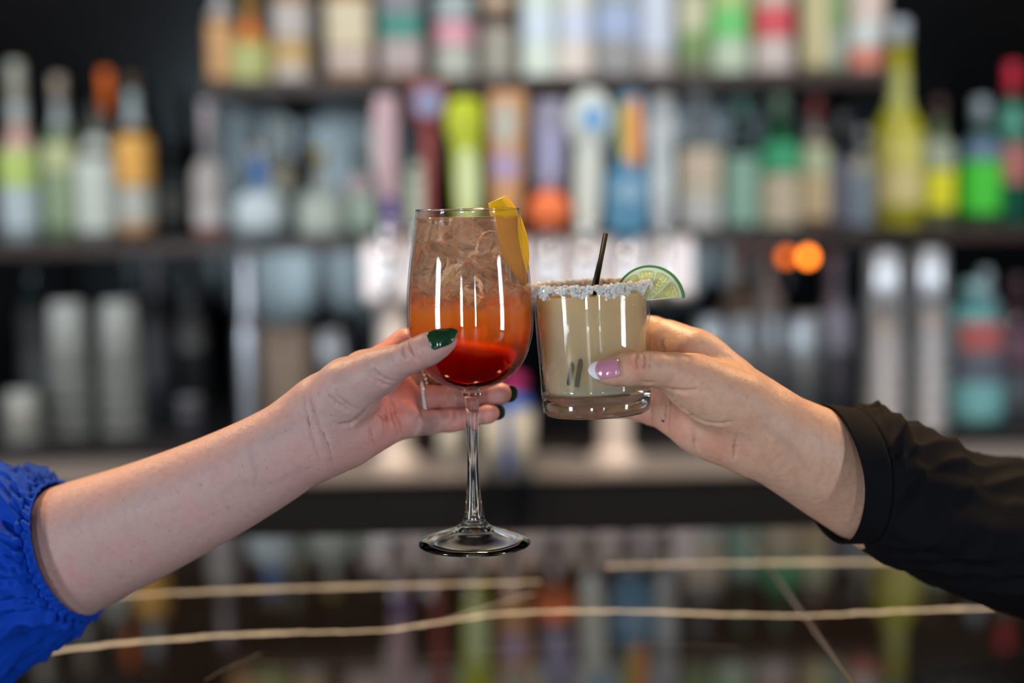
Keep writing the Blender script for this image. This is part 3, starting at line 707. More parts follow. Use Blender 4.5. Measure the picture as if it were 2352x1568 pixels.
# hanging bar lamps (out of the frame above; they give the warm light on the arms)
M_bulb = mat('bulb_glow', (1, .8, .5), emit=(1, 0.62, 0.30), estr=22)
for i, (x, y) in enumerate(BAR_LAMPS):
    e = empty('pendant_lamp', (x, y, 2.25), ['brass pendant lamp over the left end of the bar', 'brass pendant lamp over the middle of the bar', 'brass pendant lamp over the right end of the bar'][i], 'lamp', 'pendant lamps over the bar')
    lathe('lamp_shade', [(0.02, 0.10), (0.05, 0.09), (0.11, 0.0), (0.107, 0.0), (0.047, 0.086), (0.018, 0.096)], M_brass, e, close=True)
    tube('cord', [(0, 0, 0.095), (0, 0, CEIL - 0.06 - 2.25)], 0.003, M_frame, e, 8)
    lathe('bulb', [(0.048 * math.sin(PI * k / 12), 0.02 + 0.048 * math.cos(PI * k / 12)) for k in range(13)], M_bulb, e, seg=24)

for c, w in REAR_WIN:
    box('window_pane', c - w / 2, c + w / 2, REAR - 0.10, REAR - 0.095, 0.10, 2.60, M_pane)['kind'] = 'structure'
for c, w in LEFT_WIN:
    box('window_pane', -ROOM_X - 0.10, -ROOM_X - 0.095, c - w / 2, c + w / 2, 0.10, 2.60, M_pane)['kind'] = 'structure'
for c, w in RIGHT_WIN:
    box('window_pane', ROOM_X + 0.095, ROOM_X + 0.10, c - w / 2, c + w / 2, 0.10, 2.60, M_pane)['kind'] = 'structure'

# ------------------------------------------------------------------ flesh: a distance field meshed into one continuous skin
S0 = Y0 / F                                    # metres per pixel at the glasses

class Field:
    def __init__(self, lo, hi, vox):
        self.lo = np.array(lo, np.float32); self.v = vox
        self.n = [int((hi[i] - lo[i]) / vox) + 2 for i in range(3)]
        self.d = np.full(self.n, 1.0, np.float32)
        self.ax = [self.lo[i] + vox * np.arange(self.n[i], dtype=np.float32) for i in range(3)]
    def window(self, lo, hi):
        sl = []
        for i in range(3):
            a = max(0, int((lo[i] - self.lo[i]) / self.v)); b = min(self.n[i], int((hi[i] - self.lo[i]) / self.v) + 2)
            if a >= b: return None
            sl.append(slice(a, b))
        return tuple(sl)
    def cone(self, a, ra, b, rb, k, ky=1.0):
        """distance to a tapering capsule, flattened in depth by ky"""
        m = k + 0.004
        lo = np.minimum(a - ra - m, b - rb - m); hi = np.maximum(a + ra + m, b + rb + m)
        sl = self.window(lo, hi)
        if sl is None: return None, None
        X = self.ax[0][sl[0]][:, None, None] - a[0]; Y = (self.ax[1][sl[1]][None, :, None] - a[1]) / ky; Z = self.ax[2][sl[2]][None, None, :] - a[2]
        d = (b - a).astype(np.float32).copy(); d[1] /= ky
        L = float(d @ d) + 1e-12
        t = np.clip((X * d[0] + Y * d[1] + Z * d[2]) / L, 0, 1)
        dist = np.sqrt((X - t * d[0]) ** 2 + (Y - t * d[1]) ** 2 + (Z - t * d[2]) ** 2) - (ra + (rb - ra) * t)
        return sl, dist
    def add(self, a, ra, b, rb, k=0.006, ky=1.0):
        sl, q = self.cone(a, ra, b, rb, k, ky)
        if sl is None: return
        c = self.d[sl]
        h = np.maximum(k - np.abs(c - q), 0) / k
        self.d[sl] = np.minimum(c, q) - h * h * k * 0.25
    def cut(self, a, ra, b, rb, k=0.002, ky=1.0):
        sl, q = self.cone(a, ra, b, rb, k, ky)
        if sl is None: return
        c = self.d[sl]; q = -q
        h = np.maximum(k - np.abs(c - q), 0) / k
        self.d[sl] = np.maximum(c, q) + h * h * k * 0.25
    def mesh(self):
        d, v = self.d, self.v
        ins = d < 0
        nx, ny, nz = self.n
        s = np.zeros((nx - 1, ny - 1, nz - 1), np.uint8)
        for i in (0, 1):
            for j in (0, 1):
                for k in (0, 1):
                    s += ins[i:nx - 1 + i, j:ny - 1 + j, k:nz - 1 + k]
        act = np.argwhere((s > 0) & (s < 8))
        idx = np.full(s.shape, -1, np.int64); idx[tuple(act.T)] = np.arange(len(act))
        pos = np.zeros((len(act), 3), np.float64); cnt = np.zeros(len(act))
        corners = [(i, j, k) for i in (0, 1) for j in (0, 1) for k in (0, 1)]
        for a in corners:
            for ax in range(3):
                if a[ax]: continue
                b = list(a); b[ax] = 1
                da = d[act[:, 0] + a[0], act[:, 1] + a[1], act[:, 2] + a[2]]
                db = d[act[:, 0] + b[0], act[:, 1] + b[1], act[:, 2] + b[2]]
                m = (da < 0) != (db < 0)
                t = da[m] / (da[m] - db[m])
                p = np.tile(np.array(a, np.float64), (m.sum(), 1)); p[:, ax] += t
                pos[m] += p; cnt[m] += 1
        pos = (act + pos / cnt[:, None]) * v + self.lo
        faces = []
        for ax in range(3):
            o = [x for x in range(3) if x != ax]
            A = [slice(1, -1)] * 3; A[ax] = slice(0, -1)
            B = [slice(1, -1)] * 3; B[ax] = slice(1, None)
            ia, ib = ins[tuple(A)], ins[tuple(B)]
            e = np.argwhere(ia != ib)
            e[:, o[0]] += 1; e[:, o[1]] += 1
            flip = ins[tuple(e.T)]
            q = []
            for du, dv in ((-1, -1), (0, -1), (0, 0), (-1, 0)):
                c = e.copy(); c[:, o[0]] += du; c[:, o[1]] += dv
                q.append(idx[tuple(c.T)])
            q = np.stack(q, 1)
            if ax == 1: flip = ~flip
            q[~flip] = q[~flip][:, ::-1]
            faces.append(q)
        faces = np.concatenate(faces)
        faces = faces[(faces >= 0).all(1)]
        # light relaxation
        E = np.concatenate([faces[:, [0, 1]], faces[:, [1, 2]], faces[:, [2, 3]], faces[:, [3, 0]]])
        for lam in (0.5, -0.52, 0.5, -0.52, 0.4):
            acc = np.zeros_like(pos); n = np.zeros(len(pos))
            for c in range(3):
                acc[:, c] = np.bincount(E[:, 0], pos[E[:, 1], c], len(pos)) + np.bincount(E[:, 1], pos[E[:, 0], c], len(pos))
            n = np.bincount(E[:, 0], minlength=len(pos)) + np.bincount(E[:, 1], minlength=len(pos))
            pos = pos + lam * (acc / n[:, None] - pos)
        return pos, faces

def Q(px, py, w):
    """pixel + depth behind the glasses' axis in millimetres -> place"""
    return np.array(at(px, py, Y0 + w / 1000.0), np.float64)
def R(r, w): return r * (Y0 + w / 1000.0) / F

def chain(f, pts, k, ky=1.0):
    """pts: (px, py, depth mm, radius px)"""
    for a, b in zip(pts, pts[1:]):
        f.add(Q(*a[:3]), R(a[3], a[2]), Q(*b[:3]), R(b[3], b[2]), k, ky)

def limb(f, pts, k, ky=1.0, n=5):
    chain(f, smooth_prof(pts, n), k, ky)

def merge(dst, src, k):
    h = np.maximum(k - np.abs(dst.d - src.d), 0) / k
    dst.d = np.minimum(dst.d, src.d) - h * h * k * 0.25

def skin(name, base, red, hand, freck=0.4):
    m = mat(name, base, 0.46, sss=0.22, spec=0.38)
    nt = m.node_tree; N = nt.nodes; L = nt.links; b = N['Principled BSDF']
    at_ = N.new('ShaderNodeAttribute'); at_.attribute_name = 'skin_tint'
    sep = N.new('ShaderNodeSeparateColor'); L.new(at_.outputs['Color'], sep.inputs[0])
    tc = N.new('ShaderNodeTexCoord')
    def noise(scale, det=3):
        n = N.new('ShaderNodeTexNoise'); n.inputs['Scale'].default_value = scale; n.inputs['Detail'].default_value = det
        L.new(tc.outputs['Object'], n.inputs['Vector']); return n.outputs['Fac']
    def mixc(fac, a, c):
        n = N.new('ShaderNodeMix'); n.data_type = 'RGBA'
        if isinstance(fac, float): n.inputs[0].default_value = fac
        else: L.new(fac, n.inputs[0])
        if isinstance(a, tuple): n.inputs[6].default_value = (*a, 1)
        else: L.new(a, n.inputs[6])
        n.inputs[7].default_value = (*c, 1)
        return n.outputs[2]
    def rng(s, a, b_, c, d):
        n = N.new('ShaderNodeMapRange'); L.new(s, n.inputs[0])
        for i, v in enumerate((a, b_, c, d)): n.inputs[i + 1].default_value = v
        return n.outputs[0]
    c = mixc(rng(noise(38, 4), 0.38, 0.68, 0, 0.40), base, red)
    c = mixc(rng(noise(190, 3), 0.45, 0.72, 0, 0.42), c, tuple(x * .82 for x in red))
    c = mixc(sep.outputs[0], c, hand)                                    # red of palm, knuckles, finger ends; left palm includes painted glow of the drink
    c = mixc(sep.outputs[1], c, (base[0] * .50, base[1] * .62, base[2] * .74))       # veins
    c = mixc(rng(noise(430, 1), 0.68, 0.76, 0, freck), c, (base[0] * .55, base[1] * .38, base[2] * .30))   # freckles
    L.new(c, b.inputs['Base Color'])
    vo = N.new('ShaderNodeTexVoronoi'); vo.inputs['Scale'].default_value = 1100; L.new(tc.outputs['Object'], vo.inputs['Vector'])
    bp = N.new('ShaderNodeBump'); bp.inputs['Strength'].default_value = 0.16; bp.inputs['Distance'].default_value = 0.0004
    L.new(vo.outputs['Distance'], bp.inputs['Height'])
    bp2 = N.new('ShaderNodeBump'); bp2.inputs['Strength'].default_value = 0.36; bp2.inputs['Distance'].default_value = 0.0012
    L.new(noise(260, 4), bp2.inputs['Height']); L.new(bp.outputs[0], bp2.inputs['Normal'])
    L.new(bp2.outputs[0], b.inputs['Normal'])
    return m

def flesh(field, m, parent, reds, veins, name='arm'):
    pos, faces = field.mesh()
    me = bpy.data.meshes.new(name)
    me.vertices.add(len(pos)); me.vertices.foreach_set('co', pos.ravel())
    me.loops.add(len(faces) * 4); me.loops.foreach_set('vertex_index', faces.ravel())
    me.polygons.add(len(faces)); me.polygons.foreach_set('loop_start', np.arange(0, len(faces) * 4, 4))
    me.polygons.foreach_set('loop_total', np.full(len(faces), 4))
    me.update(calc_edges=True); me.validate()
    r = np.zeros(len(pos)); v = np.zeros(len(pos))
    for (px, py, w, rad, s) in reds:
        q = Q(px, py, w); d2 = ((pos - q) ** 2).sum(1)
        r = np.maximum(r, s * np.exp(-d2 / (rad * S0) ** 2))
    for line, wd, s in veins:
        P = [Q(*p) for p in line]
        for a, b in zip(P, P[1:]):
            ab = (b - a)[[0, 2]]
            pa = pos[:, [0, 2]] - a[[0, 2]]
            t = np.clip((pa @ ab) / (ab @ ab), 0, 1)
            d2 = ((pa - t[:, None] * ab) ** 2).sum(1)
            front = pos[:, 1] < max(a[1], b[1]) + 0.004
            v = np.maximum(v, s * np.exp(-d2 / (wd * S0) ** 2) * front)
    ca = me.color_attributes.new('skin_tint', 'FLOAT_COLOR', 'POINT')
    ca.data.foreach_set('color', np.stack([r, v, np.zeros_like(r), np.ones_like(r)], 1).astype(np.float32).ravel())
    return link(name, me, m, parent)

def surface_y(obj_field, px, py, w0, w1):
    """first skin surface met along the view line, as depth in mm"""
    f = obj_field
    for w in np.arange(w0, w1, 0.5):
        p = Q(px, py, w)
        i = [int(round((p[j] - f.lo[j]) / f.v)) for j in range(3)]
        if all(0 <= i[j] < f.n[j] for j in range(3)) and f.d[i[0], i[1], i[2]] < 0: return w
    return None

def crease(f, pts, r=0.0007, k=0.0022, deep=0.25, w0=-90, w1=90):
    """a fold pressed into the surface under the given pixels"""
    P = []
    for a, b in zip(pts, pts[1:]):
        n = max(2, int(math.hypot(b[0] - a[0], b[1] - a[1]) / 6))
        for i in range(n):
            t = i / n; P.append((a[0] + (b[0] - a[0]) * t, a[1] + (b[1] - a[1]) * t))
    P.append(pts[-1])
    Wd = [surface_y(f, x, y, w0, w1) for x, y in P]
    n = len(P)
    for i in range(n - 1):
        if Wd[i] is None or Wd[i + 1] is None or abs(Wd[i] - Wd[i + 1]) > 4: continue
        e = math.sin(PI * (i + .5) / n) ** .6
        dd = deep
        f.cut(Q(*P[i], Wd[i] + dd - (1 - e)), r * e + 1e-5, Q(*P[i + 1], Wd[i + 1] + dd - (1 - e)), r * e + 1e-5, k * (0.4 + 0.6 * e))

def sample(f, p):
    g = [(p[j] - f.lo[j]) / f.v for j in range(3)]
    i = [int(math.floor(x)) for x in g]
    if not all(0 <= i[j] < f.n[j] - 1 for j in range(3)): return 1.0
    t = [g[j] - i[j] for j in range(3)]
    s = 0.0
    for a in (0, 1):
        for b in (0, 1):
            for c in (0, 1):
                s += float(f.d[i[0] + a, i[1] + b, i[2] + c]) * (t[0] if a else 1 - t[0]) * (t[1] if b else 1 - t[1]) * (t[2] if c else 1 - t[2])
    return s

def nail(name, c, along, normal, L_, Wd, m, parent, bend=0.55, field=None, tip=None, taper=0.55, thick=0.0006, tipm=None, tipfrac=0.24):
    """curved nail plate.  c: centre; along: towards the fingertip; normal: outwards"""
    a = Vector(along).normalized(); nn = Vector(normal); nn = (nn - a * nn.dot(a)).normalized(); s = a.cross(nn)
    nu, nv = 16, 22
    vs, fs = [], []
    Rw = Wd / 2 / math.sin(bend * PI / 2) if bend else 1
    for layer in (0, 1):
        for j in range(nv + 1):
            t = j / nv
            x = (t - 0.5) * L_
            # outline: rounded cuticle, tapering rounded tip
            if t < 0.25: wf = math.sqrt(max(0, 1 - ((0.25 - t) / 0.25) ** 2)) * 0.25 + 0.75 if t > 0 else 0.72
            elif t < tip_start: wf = 1.0
            else:
                q = (t - tip_start) / (1 - tip_start); wf = max(0.06, (1 - q ** 2.2) ** taper)
            for i in range(nu + 1):
                u = (i / nu - 0.5) * 2 * wf
                ang = u * bend * PI / 2
                off = Rw * (math.cos(ang) - 1)
                p = Vector(c) + a * x + s * (Rw * math.sin(ang)) + nn * (off - 0.0006 * (2 * t - 1) ** 2 - layer * thick)
                if field is not None:
                    for _ in range(12):
                        q = sample(field, p) - (0.0009 if layer == 0 else 0.0002)
                        if q >= 0: break
                        p = p + nn * min(0.0008, max(-q, 0.0001))
                vs.append(p)
    W1 = nu + 1; base = (nv + 1) * W1
    mi = []
    for j in range(nv):
        for i in range(nu):
            fs.append((j * W1 + i, j * W1 + i + 1, (j + 1) * W1 + i + 1, (j + 1) * W1 + i)); mi.append(j)
            fs.append((base + j * W1 + i, base + (j + 1) * W1 + i, base + (j + 1) * W1 + i + 1, base + j * W1 + i + 1)); mi.append(j)
        for i in (0, nu):
            fs.append((j * W1 + i, (j + 1) * W1 + i, base + (j + 1) * W1 + i, base + j * W1 + i)); mi.append(j)
    for i in range(nu):
        for j in (0, nv):
            fs.append((j * W1 + i, base + j * W1 + i, base + j * W1 + i + 1, j * W1 + i + 1)); mi.append(min(j, nv - 1))
    o = pymesh(name, vs, fs, m, parent)
    bm = bmesh.new(); bm.from_mesh(o.data); bmesh.ops.recalc_face_normals(bm, faces=bm.faces); bm.to_mesh(o.data); bm.free()
    return o
tip_start = 0.55

# ------------------------------------------------------------------ person on the left: bare forearm, blue sleeve
person = empty('person', tuple(Q(160, 1262, 45)), 'person in a blue blouse reaching in from the left, holding the wine glass', 'person')
PO = person.location.copy()
def child_of(o, root):
    """keep world place while parented to a root that has moved"""
    o.parent = root; o.matrix_parent_inverse = Matrix.Translation(-Vector(root.location)); return o

V = 0.00085
lo_, hi_ = Q(60, 1430, -75), Q(1215, 700, 95)
A = Field((at(60, 1000, .9).x, Y0 - 0.075, min(lo_[2], at(60, 1440, .95).z)), (at(1215, 800, .9).x, Y0 + 0.105, at(600, 700, .85).z), V)
# forearm, wrist, palm
limb(A, [(40, 1330, 62, 160), (165, 1264, 46, 147), (330, 1196, 32, 130), (487, 1124, 18, 114), (606, 1062, 8, 102), (700, 1005, 2, 94), (748, 976, 1, 92)], 0.006, 0.86)
chain(A, [(735, 985, 2, 90), (800, 950, 8, 84), (870, 925, 16, 72)], 0.014, 0.62)
chain(A, [(745, 1008, 0, 74), (797, 1001, 2, 60), (860, 975, 6, 50), (915, 962, 12, 44)], 0.010, 0.9)      # heel below the little finger
chain(A, [(870, 925, 20, 58), (905, 900, 22, 50)], 0.012, 0.6)
chain(A, [(850, 880, 22, 50), (835, 856, 22, 42)], 0.012, 0.8)
chain(A, [(800, 900, 8, 60), (835, 862, 20, 44)], 0.012, 0.7)        # back edge to the index knuckle
# thumb
chain(A, [(745, 925, -4, 66), (800, 888, -12, 61), (868, 854, -22, 47), (905, 835, -30, 40)], 0.010)
chain(A, [(770, 940, -6, 44), (820, 915, -12, 42)], 0.010)
chain(A, [(905, 835, -30, 39), (945, 818, -36, 35.5), (968, 808, -39, 34.5), (990, 798, -41, 34.5), (1014, 787, -43.5, 28), (1028, 781, -44, 21)], 0.004)
fingers = [
    [(842, 856, 24, 43), (930, 792, 42, 35), (965, 783, 48, 31), (1040, 778, 55, 29), (1110, 790, 52, 26)],
    [(885, 888, 28, 40), (940, 868, 36, 34), (988, 853, 44, 30), (1075, 842, 50, 28), (1130, 845, 46, 25)],
    [(900, 928, 23, 36), (945, 916, 27, 30), (985, 912, 31, 26.5), (1030, 912, 33, 27), (1080, 912, 33, 25.5), (1146, 905, 29, 24.5), (1152, 904, 28, 22)],
    [(912, 964, 16, 36), (950, 972, 20, 30), (985, 969, 23, 27.5), (1035, 964, 25, 26.5), (1070, 960, 25, 23), (1122, 950, 21, 20), (1130, 948, 20, 17)],
]
base = A.d.copy(); out = base.copy()
lo3 = A.lo
for pts in fingers:
    f2 = Field.__new__(Field); f2.lo, f2.v, f2.n, f2.ax = A.lo, A.v, A.n, A.ax
    f2.d = np.full(A.n, 1.0, np.float32)
    chain(f2, pts, 0.0035)
    k = 0.007
    h = np.maximum(k - np.abs(base - f2.d), 0) / k
    out = np.minimum(out, np.minimum(base, f2.d) - h * h * k * 0.25)
A.d = out
# folds: palm lines, thumb joint, wrist bracelets, thenar wrinkles, finger joints
for pts, r, dp in [
    ([(898, 903), (899, 930), (904, 955), (915, 978), (919, 1004)], 0.0009, 0.1),
    ([(878, 930), (884, 960), (888, 990), (880, 1015)], 0.0006, 0.1),
    ([(851, 941), (872, 950), (886, 962)], 0.0004, 0.1),
    ([(759, 968), (779, 976), (805, 974), (828, 956), (851, 931)], 0.0008, 0.0),
    ([(838, 838), (850, 858), (868, 876), (892, 886)], 0.0006, 0.1),
    ([(846, 836), (862, 856), (882, 870), (904, 876)], 0.0005, 0.1),
    ([(752, 905), (772, 925), (796, 940), (812, 950)], 0.0005, 0.1),
    ([(765, 900), (785, 920), (806, 935), (825, 942)], 0.0004, 0.1),
    ([(941, 782), (944, 796), (952, 812), (958, 826)], 0.0004, 0.15),
    ([(926, 790), (928, 806), (934, 822)], 0.0003, 0.15),
    ([(712, 900), (722, 935), (734, 975), (752, 1020), (768, 1070)], 0.0003, 0.32),
    ([(700, 915), (706, 950), (718, 1000), (738, 1060)], 0.0002, 0.36),
    ([(1034, 889), (1036, 905), (1035, 930)], 0.0003, 0.15),
    ([(1040, 940), (1043, 955), (1040, 978)], 0.0003, 0.15),
    ([(966, 952), (960, 970), (958, 992)], 0.0005, 0.1),
    ([(860, 1030), (852, 1008), (850, 985)], 0.0003, 0.15)]:
    crease(A, pts, r, 0.0022, dp)
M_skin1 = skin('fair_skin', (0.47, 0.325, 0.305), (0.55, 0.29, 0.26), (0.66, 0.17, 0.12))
reds_and_glow1 = [(900, 950, 0, 62, .75), (940, 900, 10, 55, .95), (860, 1000, 0, 60, .5), (800, 1020, 0, 70, .25), (1000, 910, 30, 60, .6), (1100, 905, 30, 60, .65), (1150, 905, 28, 30, .7), (1060, 960, 25, 60, .5),
         (1125, 950, 20, 40, .6), (900, 780, 30, 60, .55), (930, 830, 20, 60, .5), (1030, 790, -45, 34, .3), (970, 820, -40, 40, .2), (760, 1080, 0, 50, .2)]  # skin's own redness, plus the drink's red light painted onto the palm
veins1 = [([(585, 1030, 0), (600, 1075, 0), (592, 1100, 0)], 7, .28), ([(520, 1120, 0), (560, 1095, 0), (640, 1100, 0), (700, 1060, 0)], 8, .16), ([(620, 1000, 0), (690, 960, 0), (740, 930, 0)], 9, .12)]
arm1 = child_of(flesh(A, M_skin1, None, reds_and_glow1, veins1, 'arm'), person)

M_green = mat('green_polish', (0.006, 0.045, 0.018), 0.10, spec=0.7, coat=0.8)
M_natural = mat('nail_edge', (0.75, 0.62, 0.45), 0.2)
wn = surface_y(A, 1015, 778, -90, 20) or -50
tip_start = 0.25
c = Q(1018, 771, wn + 1.2)
nl = nail('thumbnail', Vector(c), Q(1040, 762, wn) - Q(1000, 778, wn), np.array([-0.25, -0.84, 0.50]), 66 * S0, 46 * S0, M_green, None, bend=0.62, field=A, taper=0.75)
nl['label'] = 'dark green polished thumbnail'
child_of(nl, person)
tip_start = 0.5
for (px, py, w, al, nr, l_, w_) in [(1161, 905, 30, (0.9, -0.35, 0.05), (0.55, 0.80, 0.15), 34, 34), (1136, 948, 21, (0.88, -0.38, 0.18), (0.6, 0.78, 0.1), 30, 29)]:
    r = 24 if px > 1150 else 19
    cc = Vector(Q(px, py, w)) + Vector(nr).normalized() * R(r, w) * 0.80
    o = child_of(nail('fingernail', cc, al, nr, l_ * S0 * 1.25, w_ * S0 * 1.25, M_green, None, bend=0.85, field=A), person)
    o['label'] = 'dark green fingernail seen edge-on'

# rings
def ringmesh(name, c, axis, R1, r, m, parent, beads=0, sy=1.0, label=None):
    ax = Vector(axis).normalized(); u = ax.cross(Vector((0, 1, 0))).normalized(); v = ax.cross(u)
    vs, fs, n, k = [], [], 56, 10
    for i in range(n):
        t = 2 * PI * i / n
        rad = u * math.cos(t) + v * math.sin(t) * sy
        for j in range(k):
            s = 2 * PI * j / k
            vs.append(Vector(c) + rad * (R1 + r * math.cos(s)) + ax * r * 1.1 * math.sin(s))
    for i in range(n):
        for j in range(k):
            fs.append((i * k + j, ((i + 1) % n) * k + j, ((i + 1) % n) * k + (j + 1) % k, i * k + (j + 1) % k))
    o = pymesh(name, vs, fs, m, None)
    child_of(o, parent)
    if label: o['label'] = label
    for b in range(beads):
        t = 2 * PI * b / beads
        rad = u * math.cos(t) + v * math.sin(t) * sy
        bm = bmesh.new(); bmesh.ops.create_icosphere(bm, subdivisions=1, radius=r * 0.95, matrix=Matrix.Translation(Vector(c) + rad * (R1 + r * 0.7)))
        g = bmobj('gem', bm, M_gem, None); g.parent = o; g.matrix_parent_inverse = Matrix.Identity(4)
    return o
M_gem = mat('ring_gem', (0.9, 0.9, 0.92), 0.12, metal=0.2)
M_silver = mat('silver', (0.75, 0.75, 0.76), 0.18, 1.0)
M_gold = mat('gold', (0.90, 0.55, 0.20), 0.20, 1.0)
ringmesh('ring', Q(973, 914, 30), (1, 0.07, 0.12), R(32, 30), 0.0015, M_silver, person, 34, label='thin silver ring set with small stones')
ringmesh('ring', Q(966, 860, 40), (0.93, 0.3, 0.30), R(36, 40), 0.0012, M_gold, person, 24, label='patterned gold ring')
ringmesh('ring', Q(978, 857, 42), (0.93, 0.3, 0.26), R(35, 42), 0.0013, M_gold, person, 0, label='plain gold ring')

# a generalised sleeve: rings given by top and bottom outline pixels
def sleeve(name, rows, m, parent, nseg=220, sub=10, wrinkle=None, thick=0.0012, root=None):
    """rows: (top px, top py, bottom px, bottom py, depth mm, half depth mm, bulge px of the near side)"""
    S = smooth_prof(rows, sub)
    vs, fs = [], []
    n = nseg
    for j, (tx, ty, bx, by, w, hd, bu) in enumerate(S):
        T, B = Q(tx, ty, w), Q(bx, by, w)
        c = (T + B) / 2; U = (T - B) / 2
        Vv = np.array([bu * S0, -hd / 1000.0, 0.0])
        for i in range(n):
            t = 2 * PI * i / n
            p = c + U * math.cos(t) + Vv * math.sin(t)
            if wrinkle:
                nr = U * math.cos(t) + Vv * math.sin(t); nr = nr / (np.linalg.norm(nr) + 1e-9)
                p = p + nr * wrinkle(j / sub, t)
            vs.append(p)
    J = len(S)
    for j in range(J - 1):
        for i in range(n):
            k = (i + 1) % n
            fs.append((j * n + i, j * n + k, (j + 1) * n + k, (j + 1) * n + i))
    o = pymesh(name, vs, fs, m, None)
    md = o.modifiers.new('cloth', 'SOLIDIFY'); md.thickness = thick; md.offset = 0
    if root is not None: child_of(o, root)
    return o

def cloth(name, col, rough, sheen, bump=0.25, scale=1600):
    m = mat(name, col, rough, spec=0.12)
    nt = m.node_tree; N = nt.nodes; L = nt.links; b = N['Principled BSDF']
    b.inputs['Sheen Weight'].default_value = sheen
    b.inputs['Sheen Roughness'].default_value = 0.5
    b.inputs['Sheen Tint'].default_value = (*[min(1, c * 4 + .05) for c in col], 1)
    tc = N.new('ShaderNodeTexCoord')
    wv = N.new('ShaderNodeTexWave'); wv.inputs['Scale'].default_value = scale; wv.inputs['Distortion'].default_value = 2; L.new(tc.outputs['Object'], wv.inputs[0])
    nz = N.new('ShaderNodeTexNoise'); nz.inputs['Scale'].default_value = 90; nz.inputs['Detail'].default_value = 5; L.new(tc.outputs['Object'], nz.inputs[0])
    ad = N.new('ShaderNodeMath'); ad.operation = 'MULTIPLY_ADD'; L.new(wv.outputs[1], ad.inputs[0]); ad.inputs[1].default_value = 0.15; L.new(nz.outputs[0], ad.inputs[2])
    bp = N.new('ShaderNodeBump'); bp.inputs['Strength'].default_value = bump; bp.inputs['Distance'].default_value = 0.002
    L.new(ad.outputs[0], bp.inputs['Height']); L.new(bp.outputs[0], b.inputs['Normal'])
    return m

rs = random.Random(4)
waves = [(rs.uniform(0, 2 * PI), rs.uniform(0, 2 * PI), rs.uniform(-1, 1)) for _ in range(12)]
def fold(x, y, freqs, amp):
    """ridged folds: sharp valleys between rounded bulges"""
    s = 0
    for i, (fx, fy, a) in enumerate(freqs):
        ph = waves[i % 12]
        v = math.sin(fx * x + fy * y + ph[0] + 1.3 * math.sin(fy * .7 * y + fx * .3 * x + ph[1]))
        s += a * (1 - 2 * abs(v) ** 0.7 if i % 2 else v)
    return s * amp
def blue_wrinkle(s, t):
    # s counts outline rows from the cuff edge
    g = math.exp(-((s - 1.15) / 0.55) ** 2)
    e = min(1, s / 0.35)
    plea = math.sin(46 * t + 2.2 * math.sin(3 * t) + 2.0 * math.sin(s * 2.4 + 5 * t)) * 0.5 + math.sin(31 * t + 1.1 + s * 1.7) * 0.5
    r = plea * (0.0006 + 0.0019 * g) * (0.5 + 0.5 * e)
    r -= 0.0030 * math.exp(-((s - 1.55) / 0.22) ** 2)
    r += 0.0030 * math.exp(-((s - 2.1) / 0.5) ** 2) * math.sin(23 * t + 3 * math.sin(5 * t))
    big = min(1, max(0, (s - 1.6) / 1.2))
    r += big * fold(s, t, [(0.9, 7, 1.0), (1.6, 11, .6), (0.5, 17, .45), (2.6, 5, .5), (1.2, 26, .25)], 0.0030)
    return r
M_blue = cloth('blue_cotton', (0.002, 0.048, 0.42), 0.7, 0.12)
sleeve('sleeve', [
    (112, 1110, 222, 1408, 45, 43, -34),
    (103, 1107, 212, 1419, 46, 45, -36),
    (94, 1101, 198, 1432, 48, 47, -38),
    (78, 1088, 174, 1448, 50, 50, -40),
    (50, 1078, 138, 1470, 54, 50, -40),
    (10, 1083, 95, 1504, 60, 55, -38),
    (-40, 1094, 48, 1540, 66, 58, -34),
    (-110, 1112, -30, 1580, 75, 60, -30),
    (-190, 1140, -110, 1600, 86, 60, -25),
], M_blue, None, nseg=420, sub=14, wrinkle=blue_wrinkle, root=person)['label'] = 'cobalt blue gathered sleeve'

# ------------------------------------------------------------------ person on the right: black sleeve
person2 = empty('person', tuple(Q(1912, 1085, 28)), 'person in a black blouse reaching in from the right, holding the salt-rimmed tumbler', 'person')
B = Field((at(1300, 900, .9).x, Y0 - 0.070, at(2000, 1330, .92).z), (at(2065, 1000, .93).x, Y0 + 0.10, at(1500, 680, .85).z), V)
limb(B, [(2060, 1156, 52, 130), (1925, 1080, 34, 118), (1815, 1022, 14, 103), (1735, 982, 4, 95)], 0.006, 0.86)
chain(B, [(1735, 982, 4, 94), (1680, 940, 6, 92), (1625, 895, 12, 80), (1585, 862, 16, 68)], 0.014, 0.62)
chain(B, [(1720, 1000, 2, 72), (1676, 995, 2, 61), (1635, 988, 4, 57), (1595, 973, 8, 52), (1545, 948, 14, 46)], 0.010, 0.9)
chain(B, [(1655, 880, 4, 66), (1600, 832, 12, 62), (1560, 800, 24, 50)], 0.012, 0.8)
chain(B, [(1590, 930, 18, 50), (1560, 890, 24, 50)], 0.012, 0.7)
